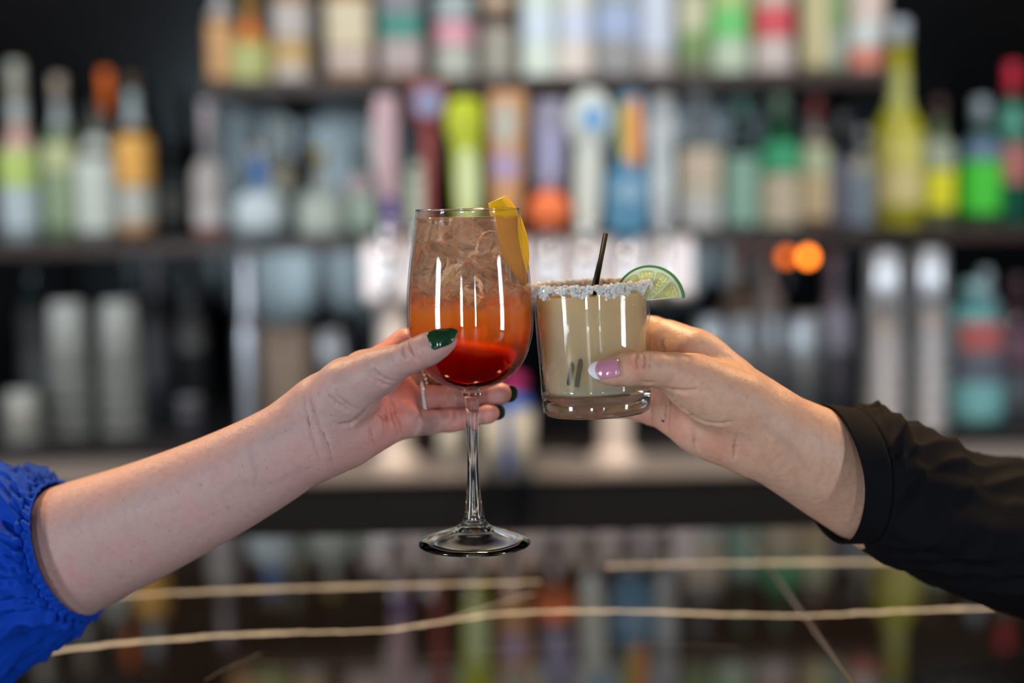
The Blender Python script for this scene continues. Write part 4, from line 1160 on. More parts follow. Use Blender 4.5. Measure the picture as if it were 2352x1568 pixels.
# thumb
chain(B, [(1745, 968, -2, 74), (1690, 925, -10, 70), (1632, 902, -16, 65), (1590, 876, -20, 57), (1545, 856, -27, 45)], 0.010)
chain(B, [(1545, 856, -27, 44), (1505, 848, -34, 38.5), (1475, 846, -38, 37.5), (1440, 849, -42, 36.5), (1405, 855, -45, 28), (1390, 857, -46, 22)], 0.004)
fingers2 = [
    [(1585, 822, 14, 60), (1530, 782, 30, 46), (1500, 768, 39, 40), (1440, 748, 49, 32), (1370, 760, 46, 27)],
    [(1560, 870, 28, 46), (1490, 842, 42, 34), (1410, 832, 47, 30), (1340, 836, 44, 26)],
    [(1552, 915, 26, 42), (1485, 896, 38, 32), (1400, 886, 46, 28), (1335, 886, 42, 24)],
    [(1548, 950, 18, 43), (1500, 942, 26, 34), (1470, 936, 33, 30), (1415, 932, 40, 26), (1360, 928, 38, 22)],
]
base = B.d.copy(); out = base.copy()
for pts in fingers2:
    f2 = Field.__new__(Field); f2.lo, f2.v, f2.n, f2.ax = B.lo, B.v, B.n, B.ax
    f2.d = np.full(B.n, 1.0, np.float32)
    chain(f2, pts, 0.0035)
    k = 0.007
    h = np.maximum(k - np.abs(base - f2.d), 0) / k
    out = np.minimum(out, np.minimum(base, f2.d) - h * h * k * 0.25)
B.d = out
for pts, r, dp in [
    ([(1530, 890), (1548, 896), (1575, 899), (1600, 895)], 0.0006, 0.1),
    ([(1541, 892), (1548, 915), (1562, 935), (1590, 956), (1620, 972), (1655, 974), (1690, 968)], 0.0009, 0.1),
    ([(1536, 905), (1534, 940), (1530, 970), (1533, 1000)], 0.0007, 0.1),
    ([(1590, 985), (1596, 1005), (1602, 1030)], 0.0005, 0.1),
    ([(1684, 1060), (1688, 1040), (1690, 1015), (1694, 998)], 0.0008, 0.1),
    ([(1495, 930), (1492, 950), (1494, 972)], 0.0006, 0.1),
    ([(1524, 778), (1518, 790), (1521, 804), (1528, 808)], 0.0010, 0.1),
    ([(1462, 812), (1459, 826), (1463, 842)], 0.0004, 0.15),
    ([(1476, 810), (1480, 826), (1478, 845)], 0.0004, 0.15),
    ([(1490, 812), (1493, 828), (1491, 844)], 0.0003, 0.15),
    ([(1470, 875), (1490, 880), (1500, 879)], 0.0004, 0.1)]:
    crease(B, pts, r, 0.0022, dp)
M_skin2 = skin('warm_skin', (0.62, 0.395, 0.285), (0.60, 0.31, 0.215), (0.62, 0.20, 0.15), 0.12)
reds2 = [(1460, 840, -50, 26, .45), (1520, 920, 20, 40, .5), (1560, 970, 0, 50, .45), (1650, 1015, -10, 38, .5), (1500, 960, 20, 50, .45), (1590, 850, -30, 40, .18), (1400, 865, -45, 24, .3)]
veins2 = [([(1740, 965, 0), (1790, 1000, 0), (1840, 1060, 0)], 10, .26), ([(1690, 985, 0), (1730, 1000, 0), (1745, 1040, 0)], 8, .14), ([(1790, 1000, 0), (1830, 1110, 0), (1900, 1160, 0)], 8, .14)]
arm2 = child_of(flesh(B, M_skin2, None, reds2, veins2, 'arm'), person2)
wm = surface_y(B, 1523, 966, -60, 60)
if wm is not None:
    bm = bmesh.new(); bmesh.ops.create_icosphere(bm, subdivisions=2, radius=0.0010)
    for v in bm.verts: v.co.y *= 0.4
    mo = bmobj('mole', bm, mat('mole', (0.16, 0.03, 0.02), 0.5), None, True); mo.location = Vector(Q(1523, 966, wm)) - person2.location; mo.parent = person2

M_pink = mat('pink_polish', (0.56, 0.24, 0.36), 0.10, spec=0.7, coat=0.8)
nt = M_pink.node_tree                       # french tip: white beyond a curved line across the nail
_tc = nt.nodes.new('ShaderNodeTexCoord'); _sp = nt.nodes.new('ShaderNodeSeparateXYZ'); nt.links.new(_tc.outputs['Object'], _sp.inputs[0])
wn = surface_y(B, 1392, 848, -90, 20) or -50
tip_start = 0.48
nc = Vector(Q(1386, 847, wn + 0.8))
nl = nail('thumbnail', nc, Q(1350, 850, wn - 0.3) - Q(1416, 845, wn + 0.6), np.array([0.02, -0.93, 0.36]), 66 * S0, 44 * S0, M_pink, None, bend=0.60, taper=0.62, field=B)
nl['label'] = 'pink thumbnail with a white tip'
child_of(nl, person2)
_a = nt.nodes.new('ShaderNodeMath'); _a.operation = 'SUBTRACT'; nt.links.new(_sp.outputs[2], _a.inputs[0]); _a.inputs[1].default_value = nc.z - 0.0005
_b = nt.nodes.new('ShaderNodeMath'); _b.operation = 'MULTIPLY'; nt.links.new(_a.outputs[0], _b.inputs[0]); nt.links.new(_a.outputs[0], _b.inputs[1])
_c = nt.nodes.new('ShaderNodeMath'); _c.operation = 'MULTIPLY_ADD'; nt.links.new(_b.outputs[0], _c.inputs[0]); _c.inputs[1].default_value = -95.0; nt.links.new(_sp.outputs[0], _c.inputs[2])
_d = nt.nodes.new('ShaderNodeMath'); _d.operation = 'LESS_THAN'; nt.links.new(_c.outputs[0], _d.inputs[0]); _d.inputs[1].default_value = Q(1367, 848, wn)[0]
_m = nt.nodes.new('ShaderNodeMix'); _m.data_type = 'RGBA'; nt.links.new(_d.outputs[0], _m.inputs[0]); _m.inputs[6].default_value = (0.56, 0.24, 0.36, 1); _m.inputs[7].default_value = (0.82, 0.82, 0.86, 1)
nt.links.new(_m.outputs[2], nt.nodes['Principled BSDF'].inputs['Base Color'])

def black_wrinkle(s, t):
    r = 0
    if s > 1.9:
        b = min(1, (s - 1.9) / 1.0)
        r += b * fold(s, t, [(0.8, 4, 1.0), (1.5, 6, .7), (0.6, 9, .4), (2.2, 3, .5)], 0.0022)
    r -= 0.0022 * math.exp(-((s - 2.0) / 0.10) ** 2)            # seam between cuff and sleeve
    r += 0.0005 * math.sin(5 * t + s)
    return r
M_black = cloth('black_cotton', (0.004, 0.004, 0.006), 0.85, 0.0, 0.15)
sleeve('sleeve', [
    (1893, 930, 1918, 1243, 28, 37, 50),
    (1930, 935, 1945, 1244, 31, 38, 47),
    (1972, 941, 1976, 1248, 34, 40, 44),
    (2000, 931, 2005, 1278, 38, 43, 40),
    (2032, 928, 2040, 1300, 42, 45, 36),
    (2056, 968, 2076, 1316, 46, 46, 32),
    (2110, 976, 2130, 1340, 54, 48, 28),
    (2165, 1002, 2188, 1362, 62, 49, 24),
    (2212, 1037, 2252, 1386, 70, 50, 20),
    (2285, 1048, 2325, 1404, 82, 52, 16),
    (2360, 1060, 2400, 1424, 94, 54, 12),
    (2480, 1080, 2520, 1460, 110, 54, 8),
], M_black, None, nseg=260, sub=8, wrinkle=black_wrinkle, root=person2)['label'] = 'black cuffed sleeve'

# ------------------------------------------------------------------ the wine glass and its drink
def glassmat(name, col=(1, 1, 1), rough=0.0, ior=1.46):
    m = bpy.data.materials.new(name); m.use_nodes = True
    nt = m.node_tree; nt.nodes.clear()
    g = nt.nodes.new('ShaderNodeBsdfGlass'); g.inputs['Color'].default_value = (*col, 1); g.inputs['Roughness'].default_value = rough; g.inputs['IOR'].default_value = ior
    o = nt.nodes.new('ShaderNodeOutputMaterial'); nt.links.new(g.outputs[0], o.inputs[0])
    return m
M_glass = glassmat('clear_glass', (0.97, 0.985, 0.98))
def thinglass():
    m = bpy.data.materials.new('thin_glass'); m.use_nodes = True
    nt = m.node_tree; N = nt.nodes; L = nt.links; N.clear()
    fr = N.new('ShaderNodeFresnel'); ge = N.new('ShaderNodeNewGeometry')
    mr = N.new('ShaderNodeMapRange'); mr.inputs[3].default_value = 1.46; mr.inputs[4].default_value = 1 / 1.46      # both faces of the wall reflect alike
    L.new(ge.outputs['Backfacing'], mr.inputs[0]); L.new(mr.outputs[0], fr.inputs[0])
    t = N.new('ShaderNodeBsdfTransparent'); t.inputs[0].default_value = (0.985, 0.99, 0.99, 1)
    g = N.new('ShaderNodeBsdfGlossy'); g.inputs['Roughness'].default_value = 0.0
    ms = N.new('ShaderNodeMixShader'); o = N.new('ShaderNodeOutputMaterial')
    L.new(fr.outputs[0], ms.inputs[0]); L.new(t.outputs[0], ms.inputs[1]); L.new(g.outputs[0], ms.inputs[2]); L.new(ms.outputs[0], o.inputs[0])
    return m
M_thin = thinglass()
WB = Vector(Q(1090, 1248, 0))                       # centre of the foot
wine = empty('wine_glass', tuple(WB), 'stemmed wine glass of orange and red iced drink, held by the hand with green nails', 'wine glass')
zpx = lambda row: Q(1088, row, 0)[2] - WB.z
outer = [(484, 119), (520, 125), (560, 131.5), (600, 137), (640, 141), (680, 144.5), (720, 146), (755, 145), (785, 140), (815, 130), (840, 116), (862, 96), (878, 72), (888, 48), (895, 26)]
orp = smooth_prof([(r * S0, zpx(y)) for y, r in outer], 5)
def offset(prof, t, tb):
    out = []
    n = len(prof)
    for i, (r, z) in enumerate(prof):
        r0, z0 = prof[max(0, i - 1)]; r1, z1 = prof[min(n - 1, i + 1)]
        d = Vector((r1 - r0, z1 - z0)).normalized()
        # inward normal: towards the axis and up
        nr, nz = d.y, -d.x
        if nr > 0: nr, nz = -nr, -nz
        f = i / (n - 1); tt = t + (tb - t) * max(0, f - 0.75) / 0.25
        out.append((max(0.0, r + nr * tt), z + nz * tt))
    return out
inn = offset(orp, 0.0011, 0.0004)
inn = [p for p in inn if p[0] > 0.002 and p[1] > zpx(894)]
inn.append((0.0, inn[-1][1] - 0.0004))
bowl_prof = [(0, zpx(896.5))] + orp[::-1] + [(orp[0][0] - 0.0002, orp[0][1] + 0.0005), (inn[0][0] + 0.0002, inn[0][1] + 0.0005)] + inn
lathe('bowl', bowl_prof, M_thin, wine, seg=128)
_rr, _rz = (orp[0][0] + inn[0][0]) / 2, orp[0][1] + 0.0008
lathe('rim', [(_rr + 0.0008 * math.cos(PI * k / 5), _rz + 0.0006 * math.sin(PI * k / 5)) for k in range(10)], M_glass, wine, seg=128, close=True)
stem_pts = [(897, 25), (903, 21.5), (912, 19.2), (925, 17.5), (940, 16.3), (968, 14.6), (1041, 13.2), (1090, 13.8), (1121, 15.2), (1150, 18), (1175, 21.5), (1190, 24.5)]
sp_ = smooth_prof([(r * S0, zpx(y)) for y, r in stem_pts], 4)
lathe('stem', [(0, sp_[0][1])] + sp_ + [(0, sp_[-1][1])], M_glass, wine, seg=64)
foot_pts = [(1190.5, 24.5), (1197, 28), (1205, 36), (1213, 50), (1221, 72), (1230, 98), (1238, 120), (1242, 129), (1245, 131), (1247, 130.5), (1249, 128), (1246, 112), (1238, 84), (1229, 55), (1221, 30), (1217, 0)]
fp_ = smooth_prof([(r * S0, zpx(y)) for y, r in foot_pts], 4)
fp_ = [(max(r, 0), z) for r, z in fp_]; fp_[-1] = (0, fp_[-1][1])
lathe('foot', [(0, fp_[0][1])] + fp_, M_glass, wine, seg=96)

# the drink: three layers of colour, deep red below, orange, then clear
def drinkmat():
    m = bpy.data.materials.new('spritz'); m.use_nodes = True
    nt = m.node_tree; N = nt.nodes; L = nt.links; N.clear()
    tc = N.new('ShaderNodeTexCoord'); sep = N.new('ShaderNodeSeparateXYZ'); L.new(tc.outputs['Object'], sep.inputs[0])
    nz = N.new('ShaderNodeTexNoise'); nz.inputs['Scale'].default_value = 55; nz.inputs['Detail'].default_value = 3; L.new(tc.outputs['Object'], nz.inputs[0])
    ad = N.new('ShaderNodeMath'); ad.operation = 'MULTIPLY_ADD'; L.new(nz.outputs[0], ad.inputs[0]); ad.inputs[1].default_value = 0.010; L.new(sep.outputs[2], ad.inputs[2])
    mr = N.new('ShaderNodeMapRange'); L.new(ad.outputs[0], mr.inputs[0]); mr.inputs[1].default_value = zpx(890) + 0.005; mr.inputs[2].default_value = zpx(500) + 0.005
    cr = N.new('ShaderNodeValToRGB'); L.new(mr.outputs[0], cr.inputs[0])
    e = cr.color_ramp.elements
    e[0].position = 0.0; e[0].color = (0.34, 0.006, 0.001, 1)
    e[1].position = 1.0; e[1].color = (1.0, 0.86, 0.74, 1)
    for p, c in ((0.20, (0.76, 0.035, 0.003, 1)), (0.30, (1.0, 0.24, 0.015, 1)), (0.46, (1.0, 0.36, 0.05, 1)), (0.53, (1.0, 0.62, 0.38, 1)), (0.60, (1.0, 0.86, 0.74, 1))):
        x = e.new(p); x.color = c
    g = N.new('ShaderNodeBsdfGlass'); g.inputs['IOR'].default_value = 1.33; L.new(cr.outputs[0], g.inputs['Color'])
    # pulp held in the orange layer scatters light
    d = N.new('ShaderNodeBsdfTranslucent'); L.new(cr.outputs[0], d.inputs['Color'])
    d2 = N.new('ShaderNodeBsdfDiffuse'); L.new(cr.outputs[0], d2.inputs['Color'])
    dm = N.new('ShaderNodeMixShader'); L.new(d.outputs[0], dm.inputs[1]); L.new(d2.outputs[0], dm.inputs[2]); dm.inputs[0].default_value = 0.5
    fr = N.new('ShaderNodeValToRGB'); L.new(mr.outputs[0], fr.inputs[0]); q = fr.color_ramp.elements
    q[0].position = 0.22; q[0].color = (0, 0, 0, 1); q[1].position = 0.62; q[1].color = (0.12,) * 3 + (1,)
    for p, v in ((0.34, 0.60), (0.46, 0.62), (0.52, 0.12)):
        x = q.new(p); x.color = (v, v, v, 1)
    ms = N.new('ShaderNodeMixShader'); L.new(fr.outputs[0], ms.inputs[0]); L.new(g.outputs[0], ms.inputs[1]); L.new(dm.outputs[0], ms.inputs[2])
    o = N.new('ShaderNodeOutputMaterial'); L.new(ms.outputs[0], o.inputs[0])
    return m
top = zpx(500)
liq = [(max(0, r - 0.00015), z) for r, z in inn if z < top]
liq = [(0, top)] + [(inn[0][0] * 0.5, top), (liq[0][0], top + 0.0006)] + liq[:-1] + [(0, liq[-1][1] - 0.0001)]
dr = lathe('drink', liq, drinkmat(), None, seg=96); dr.location = WB
tag(dr, 'layered orange and red iced drink filling the wine glass', 'drink')

def icemat():
    m = bpy.data.materials.new('ice'); m.use_nodes = True
    nt = m.node_tree; N = nt.nodes; L = nt.links; N.clear()
    tc = N.new('ShaderNodeTexCoord')
    def noise(sc, det, dist):
        n = N.new('ShaderNodeTexNoise'); n.inputs['Scale'].default_value = sc; n.inputs['Detail'].default_value = det; n.inputs['Distortion'].default_value = dist
        L.new(tc.outputs['Object'], n.inputs[0]); return n.outputs[0]
    n1 = noise(70, 4, 1.2)
    bp = N.new('ShaderNodeBump'); bp.inputs['Strength'].default_value = 0.6; bp.inputs['Distance'].default_value = 0.0025; L.new(n1, bp.inputs['Height'])
    g = N.new('ShaderNodeBsdfGlass'); g.inputs['IOR'].default_value = 1.10; g.inputs['Roughness'].default_value = 0.0; g.inputs['Color'].default_value = (1, 0.97, 0.94, 1); L.new(bp.outputs[0], g.inputs['Normal'])
    d = N.new('ShaderNodeBsdfDiffuse'); d.inputs['Color'].default_value = (1, 0.92, 0.84, 1)
    t = N.new('ShaderNodeBsdfTranslucent'); t.inputs['Color'].default_value = (1, 0.92, 0.84, 1)
    dm = N.new('ShaderNodeMixShader'); dm.inputs[0].default_value = 0.5; L.new(d.outputs[0], dm.inputs[1]); L.new(t.outputs[0], dm.inputs[2])
    mr = N.new('ShaderNodeMapRange'); L.new(noise(60, 5, 2.0), mr.inputs[0]); mr.inputs[1].default_value = 0.42; mr.inputs[2].default_value = 0.66; mr.inputs[3].default_value = 0.0; mr.inputs[4].default_value = 0.50
    ms = N.new('ShaderNodeMixShader'); L.new(mr.outputs[0], ms.inputs[0]); L.new(g.outputs[0], ms.inputs[1]); L.new(dm.outputs[0], ms.inputs[2])
    o = N.new('ShaderNodeOutputMaterial'); L.new(ms.outputs[0], o.inputs[0])
    return m
M_ice = icemat()
def ice(px, py, w, size, rot, lb, group, seed, m=M_ice):
    bm = bmesh.new(); bmesh.ops.create_cube(bm, size=1)
    bmesh.ops.bevel(bm, geom=bm.edges[:], offset=0.16, segments=3, affect='EDGES', profile=0.55)
    bmesh.ops.subdivide_edges(bm, edges=bm.edges[:], cuts=1, use_grid_fill=True)
    r = random.Random(seed); ph = [r.uniform(0, 6) for _ in range(6)]
    for v in bm.verts:
        c = v.co
        k = 1 + 0.05 * math.sin(5 * c.x + ph[0]) * math.sin(6 * c.y + ph[1]) + 0.05 * math.sin(7 * c.z + ph[2] + 3 * c.x)
        v.co = Vector((c.x * k * size[0], c.y * k * size[1], c.z * k * size[2])) * S0
    o = bmobj('ice_cube', bm, m, None, True)
    o.location = Q(px, py, w); o.rotation_euler = rot
    return tag(o, lb, 'ice cube', group)
gi = 'ice in the wine glass'
ice(1018, 622, -10, (100, 96, 98), (0.5, 0.35, 0.6), 'largest ice cube, on the left side of the wine glass', gi, 1)
ice(1092, 568, 10, (92, 92, 88), (0.9, -0.5, 0.2), 'ice cube near the surface in the middle of the wine glass', gi, 2)
ice(1010, 543, 6, (76, 84, 50), (0.1, 0.2, 0.9), 'ice piece just below the rim at the left', gi, 3)
ice(1090, 650, -14, (88, 84, 88), (0.5, 0.7, 0.1), 'ice cube low in the clear layer, left of the orange wedge end', gi, 4)
ice(1156, 692, 4, (76, 80, 66), (0.3, 0.4, 1.1), 'ice cube against the right wall where the layers meet', gi, 5)
ice(1006, 694, 14, (76, 80, 66), (0.8, 0.1, 0.4), 'ice cube sunk into the orange layer at the left', gi, 6)
ice(1068, 530, -18, (66, 44, 42), (0.2, 0.5, 1.2), 'small ice chip floating at the surface, front middle', gi, 7)
ice(1150, 562, 18, (66, 62, 84), (0.2, 0.3, 0.3), 'ice cube behind the orange wedge', gi, 8)

# orange wedge standing in the wine glass, its end above the rim
M_rind = mat('orange_rind', (1.0, 0.52, 0.01), 0.35, sss=0.1)
nt = M_rind.node_tree
_tc = nt.nodes.new('ShaderNodeTexCoord'); _n = nt.nodes.new('ShaderNodeTexNoise'); _n.inputs['Scale'].default_value = 900
nt.links.new(_tc.outputs['Object'], _n.inputs[0])
_b = nt.nodes.new('ShaderNodeBump'); _b.inputs['Strength'].default_value = 0.4; _b.inputs['Distance'].default_value = 0.0006
nt.links.new(_n.outputs[0], _b.inputs['Height']); nt.links.new(_b.outputs[0], nt.nodes['Principled BSDF'].inputs['Normal'])
M_oflesh = mat('orange_flesh', (0.95, 0.48, 0.03), 0.25, sss=0.3)
M_pith = mat('pith', (0.93, 0.80, 0.48), 0.5, sss=0.2)
wedge = empty('orange_wedge', tuple(Q(1185, 560, 4)), 'orange wedge standing inside the wine glass, its tip above the rim', 'orange slice')
WO = Vector(wedge.location)
# spine along the rind from the tip above the rim down the right wall
spine = [(1139, 459, -8, 0.80), (1148, 480, -9, 1.05), (1160, 510, -10, 1.25), (1170, 550, -11, 1.35), (1180, 590, -11, 1.2), (1190, 625, -10, 0.8), (1197, 652, -9, 0.2)]
spine = smooth_prof(spine, 5)
def wedge_part(name, sec, m):
    """sec: closed section, (toward camera, toward the right wall) in px; lofted down the spine"""
    vs, fs, n = [], [], len(sec)
    for j, (x, y, w, sc) in enumerate(spine):
        x0, y0 = spine[max(0, j - 1)][:2]; x1, y1 = spine[min(len(spine) - 1, j + 1)][:2]
        L_ = math.hypot(x1 - x0, y1 - y0); nx, ny = (y1 - y0) / L_, -(x1 - x0) / L_     # to the right and up
        for a, b_ in sec:
            a, b_ = a * 0.64 + (b_ - 4) * 0.77, (b_ - 4) * 0.64 - a * 0.77 + 2
            p = Q(x + nx * b_ * sc, y + ny * b_ * sc, w - a * S0 * 1000 * sc)
            vs.append(Vector(p) - WO)
    J = len(spine)
    for j in range(J - 1):
        for i in range(n):
            k = (i + 1) % n
            fs.append((j * n + i, j * n + k, (j + 1) * n + k, (j + 1) * n + i))
    fs.append(tuple(range(n))); fs.append(tuple((J - 1) * n + i for i in range(n - 1, -1, -1)))
    o = pymesh(name, vs, fs, m, wedge)
    bm = bmesh.new(); bm.from_mesh(o.data); bmesh.ops.recalc_face_normals(bm, faces=bm.faces); bm.to_mesh(o.data); bm.free()
    for p in o.data.polygons: p.use_smooth = len(p.vertices) == 4
    return o
def arc(r0, r1, ca, n=9, sx=1.0):
    return [(r0 * math.sin(a) * sx, r0 * math.cos(a) - ca) for a in [(-1 + 2 * i / n) * 0.62 for i in range(n + 1)]] + \
           [(r1 * math.sin(a) * sx, r1 * math.cos(a) - ca) for a in [(1 - 2 * i / n) * 0.62 for i in range(n + 1)]]
wedge_part('rind', arc(60, 55, 42), M_rind)
wedge_part('pith', arc(54.8, 50, 42), M_pith)
wedge_part('flesh', [(49.8 * math.sin(a), 49.8 * math.cos(a) - 42) for a in [(-1 + 2 * i / 9) * 0.60 for i in range(10)]] + [(3, -28), (-3, -28)], M_oflesh)

# ------------------------------------------------------------------ the tumbler
TB = Vector(Q(1371, 944, 0))
tilt = math.radians(-2.0)
tum = empty('tumbler', tuple(TB), 'straight-sided tumbler with a salted rim, held by the hand with the pink thumbnail', 'glass', rot=(0, tilt, 0))
tz = lambda row: (944 - row) * S0 * 1.0
tr = lambda row: (124.5 + (944 - row) / 294 * 10.5) * S0
R0 = tr(944)
tp = [(tr(897), tz(897)), (tr(800), tz(800)), (tr(700), tz(700)), (tr(652), tz(652)),
      (tr(650) - 0.0003, tz(650) + 0.0004), (tr(650) - 0.0014, tz(650) + 0.0003), (tr(660) - 0.0018, tz(660)), (tr(750) - 0.0019, tz(750)), (tr(860) - 0.0022, tz(860)), (tr(884) - 0.0024, tz(884)), (tr(897) - 0.0024, tz(897))]
lathe('glass_wall', tp, M_thin, tum, seg=128, close=True)
bp_ = [(0, -0.0006), (R0 * .80, -0.0008), (R0 * .93, -0.0006), (R0 * .985, 0.0008), (R0, 0.0035), (tr(898), tz(898)), (tr(897) - 0.0004, tz(897.5)), (tr(894) - 0.0030, tz(896)), (R0 * .6, tz(894.5)), (0, tz(894))]
lathe('glass_base', bp_, M_glass, tum, seg=128)
def cloudymat(clear):
    m = bpy.data.materials.new('cloudy_lime_drink'); m.use_nodes = True
    nt = m.node_tree; N = nt.nodes; L = nt.links; p = N['Principled BSDF']
    tc = N.new('ShaderNodeTexCoord'); nz = N.new('ShaderNodeTexNoise'); nz.inputs['Scale'].default_value = 35; nz.inputs['Detail'].default_value = 4; L.new(tc.outputs['Object'], nz.inputs[0])
    mx = N.new('ShaderNodeMix'); mx.data_type = 'RGBA'; L.new(nz.outputs[0], mx.inputs[0])
    mx.inputs[6].default_value = (0.93, 0.76, 0.52, 1); mx.inputs[7].default_value = (0.94, 0.82, 0.64, 1)
    L.new(mx.outputs[2], p.inputs['Base Color'])
    p.inputs['Roughness'].default_value = 0.25; p.inputs['IOR'].default_value = 1.34
    p.inputs['Subsurface Weight'].default_value = 1.0; p.inputs['Subsurface Radius'].default_value = (0.030, 0.024, 0.012); p.inputs['Subsurface Scale'].default_value = 1.0
    g = N.new('ShaderNodeBsdfGlass'); g.inputs['IOR'].default_value = 1.33; g.inputs['Color'].default_value = (0.99, 0.95, 0.84, 1)
    ms = N.new('ShaderNodeMixShader'); ms.inputs[0].default_value = clear
    L.new(g.outputs[0], ms.inputs[1]); L.new(p.outputs[0], ms.inputs[2])
    L.new(ms.outputs[0], N['Material Output'].inputs[0])
    return m
lp = [(0, tz(672)), (tr(672) - 0.0026, tz(672)), (tr(671) - 0.0021, tz(671)), (tr(750) - 0.0022, tz(750)), (tr(860) - 0.0025, tz(860)), (tr(884) - 0.0027, tz(884.3)), (tr(893) - 0.0034, tz(893)), (R0 * .6, tz(893.6)), (0, tz(893.6))]
dr2 = lathe('drink', lp, cloudymat(0.14), None, seg=96); dr2.location = TB; dr2.rotation_euler = (0, tilt, 0)
tag(dr2, 'cloudy pale yellow drink filling the salt-rimmed tumbler', 'drink')

lathe('cloudy_core', [(0, tz(676)), (tr(676) - 0.0065, tz(676)), (tr(700) - 0.0068, tz(700)), (tr(800) - 0.0095, tz(800)), (tr(860) - 0.0102, tz(860)), (tr(884) - 0.0100, tz(884)), (tr(889) - 0.0088, tz(889)), (0, tz(890.5))], cloudymat(1.0), dr2, seg=64)
# salt crystals stuck to the rim
rs = random.Random(11)
bm = bmesh.new()
rotT = Matrix.Rotation(tilt, 4, 'Y')
M_salt = mat('salt', (0.95, 0.91, 0.86), 0.2, sss=0.3, trans=0.12)
for i in range(1900):
    a = rs.uniform(0, 2 * PI)
    lump = 0.5 + 0.5 * math.sin(a * 7 + 1.0) * math.sin(a * 3 + 2) + 0.25 * math.sin(a * 17)
    if lump < 0.25 and rs.random() < 0.35: continue
    depth = (9 + 19 * max(0, lump)) * rs.random() ** 1.3
    inside = rs.random() < 0.25
    row = 650 + depth - rs.random() * 5
    r = tr(row) + (-0.0022 if inside else 0.0006) + rs.uniform(-0.0002, 0.0007)
    if not inside and row < 652: r -= rs.random() * 0.0015
    s = rs.uniform(0.0007, 0.0019) * (1.2 if depth < 12 else 1)
    M4 = Matrix.Translation(TB) @ rotT @ Matrix.Translation((r * math.cos(a), r * math.sin(a), tz(row))) @ Matrix.Rotation(rs.uniform(0, 6), 4, (rs.random(), rs.random(), rs.random() + .01)) @ Matrix.Diagonal((s * rs.uniform(.6, 1.3), s * rs.uniform(.6, 1.3), s * rs.uniform(.6, 1.3), 1))
    bmesh.ops.create_cube(bm, size=1, matrix=M4)
so = bmobj('salt_rim', bm, M_salt)
tag(so, 'crust of coarse white salt crystals round the rim of the tumbler', 'salt', kind='stuff')

# two thin black straws, tops together above the rim, feet near the front wall
M_straw = mat('straw_black', (0.003, 0.003, 0.004), 0.4, spec=0.08)
def straw(a, b, lb):
    a, b = Vector(a), Vector(b)
    d = (b - a)
    u = d.normalized(); p = u.cross(Vector((0, 1, 0))).normalized(); q = u.cross(p)
    vs, fs = [], []
    n = 18
    for rr, t in ((0.00155, 0), (0.00155, 1), (0.0012, 1), (0.0012, 0)):
        for i in range(n):
            an = 2 * PI * i / n
            vs.append(a + d * t + (p * math.cos(an) + q * math.sin(an)) * rr)
    for k in range(4):
        for i in range(n):
            fs.append((k * n + i, k * n + (i + 1) % n, ((k + 1) % 4) * n + (i + 1) % n, ((k + 1) % 4) * n + i))
    o = pymesh('straw', vs, fs, M_straw)
    return tag(o, lb, 'straw', 'black straws in the tumbler')
straw(Q(1391, 537, 2), Q(1325, 887, -27.4), 'black drinking straw in the tumbler, standing tallest above the salted rim')
straw(Q(1379, 598, 6), Q(1307, 883, -25.0), 'second black straw, just behind the taller one in the tumbler')

# lime wheel half on the rim
lime = empty('lime_slice', tuple(Q(1492, 690, -1)), 'half slice of lime hooked on the right side of the salted rim', 'lime slice', rot=(math.radians(-4), math.radians(-5.5), math.radians(-14)))
def half_disc(name, r0, r1, y0, y1, m, a0=0.0, a1=PI, n=40, zoff=0):
    vs, fs = [], []
    for yy in (y0, y1):
        for i in range(n + 1):
            a = a0 + (a1 - a0) * i / n
            vs.append((r1 * math.cos(a), yy, r1 * math.sin(a) + zoff))
        for i in range(n + 1):
            a = a0 + (a1 - a0) * i / n
            vs.append((r0 * math.cos(a), yy, r0 * math.sin(a) + zoff))
    N_ = n + 1
    for i in range(n):
        fs.append((i, i + 1, N_ + i + 1, N_ + i)); fs.append((2 * N_ + i + 1, 2 * N_ + i, 3 * N_ + i, 3 * N_ + i + 1))
        fs.append((i + 1, i, 2 * N_ + i, 2 * N_ + i + 1)); fs.append((N_ + i, N_ + i + 1, 3 * N_ + i + 1, 3 * N_ + i))
    for i in (0, n): fs.append((i, N_ + i, 3 * N_ + i, 2 * N_ + i))
    o = pymesh(name, vs, fs, m, lime, smooth=False)
    bm = bmesh.new(); bm.from_mesh(o.data); bmesh.ops.recalc_face_normals(bm, faces=bm.faces); bm.to_mesh(o.data); bm.free()
    return o
LR = 81 * S0
M_limerind = mat('lime_rind', (0.045, 0.22, 0.008), 0.3)
M_limepith = mat('lime_pith', (0.86, 0.92, 0.66), 0.5, sss=0.2)
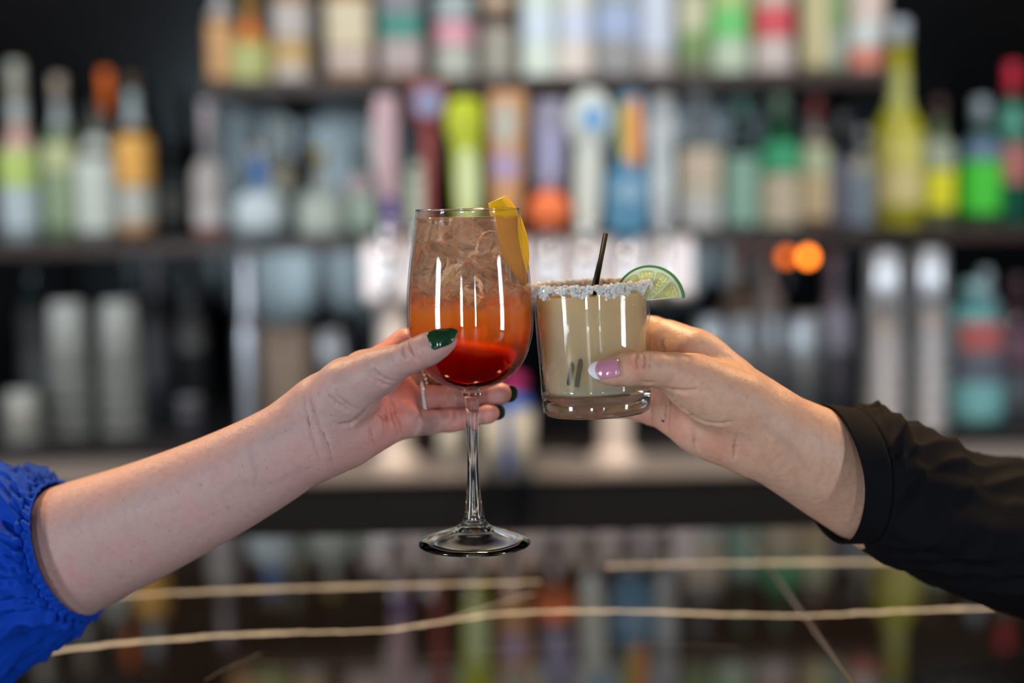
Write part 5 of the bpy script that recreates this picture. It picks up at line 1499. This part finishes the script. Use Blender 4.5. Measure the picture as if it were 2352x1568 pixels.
def limeflesh():
    m = mat('lime_flesh', (0.50, 0.58, 0.10), 0.18, sss=0.35)
    nt = m.node_tree; N = nt.nodes; L = nt.links
    tc = N.new('ShaderNodeTexCoord'); mp = N.new('ShaderNodeMapping'); mp.inputs['Scale'].default_value = (700, 700, 700); L.new(tc.outputs['Object'], mp.inputs[0])
    vo = N.new('ShaderNodeTexVoronoi'); vo.feature = 'F1'; L.new(mp.outputs[0], vo.inputs[0]); vo.inputs['Scale'].default_value = 1
    mr = N.new('ShaderNodeMapRange'); L.new(vo.outputs['Distance'], mr.inputs[0]); mr.inputs[3].default_value = 1.0; mr.inputs[4].default_value = 0.0
    mx = N.new('ShaderNodeMix'); mx.data_type = 'RGBA'; L.new(mr.outputs[0], mx.inputs[0]); mx.inputs[6].default_value = (0.90, 0.90, 0.42, 1); mx.inputs[7].default_value = (0.68, 0.74, 0.20, 1)
    L.new(mx.outputs[2], N['Principled BSDF'].inputs['Base Color'])
    bp = N.new('ShaderNodeBump'); bp.inputs['Distance'].default_value = 0.0006; bp.inputs['Strength'].default_value = 0.6; L.new(vo.outputs['Distance'], bp.inputs['Height']); L.new(bp.outputs[0], N['Principled BSDF'].inputs['Normal'])
    return m
M_lf = limeflesh()
half_disc('rind', LR * .935, LR, -0.0022, 0.0022, M_limerind, -0.02, PI + 0.02)
half_disc('pith', LR * .865, LR * .933, -0.0022, 0.0022, M_limepith)
half_disc('membrane', 0.0004, LR * .863, -0.0016, 0.0016, M_limepith)
for i in range(5):
    a0 = PI * i / 5 + 0.035; a1 = PI * (i + 1) / 5 - 0.035
    vs, fs = [], []
    n = 12
    for yy, inset in ((-0.0024, 0.05), (-0.0018, 0.0), (0.0018, 0.0), (0.0024, 0.05)):
        vs.append((LR * .10 * math.cos((a0 + a1) / 2) * (1 + inset), yy, LR * .10 * math.sin((a0 + a1) / 2) * (1 + inset)))
        for k in range(n + 1):
            a = a0 + inset * .6 + (a1 - a0 - 1.2 * inset) * k / n
            rr = LR * (.85 - inset * .6)
            edge = 1 - 0.05 * (abs(2 * k / n - 1) ** 4)
            vs.append((rr * edge * math.cos(a), yy, rr * edge * math.sin(a)))
    N_ = n + 2
    fs.append(tuple(range(N_))); fs.append(tuple(3 * N_ + k for k in range(N_ - 1, -1, -1)))
    for l in range(3):
        for k in range(N_): fs.append((l * N_ + k, (l + 1) * N_ + k, (l + 1) * N_ + (k + 1) % N_, l * N_ + (k + 1) % N_))
    o = pymesh('lime_segment', vs, fs, M_lf, lime)
    bm = bmesh.new(); bm.from_mesh(o.data); bmesh.ops.recalc_face_normals(bm, faces=bm.faces); bm.to_mesh(o.data); bm.free()
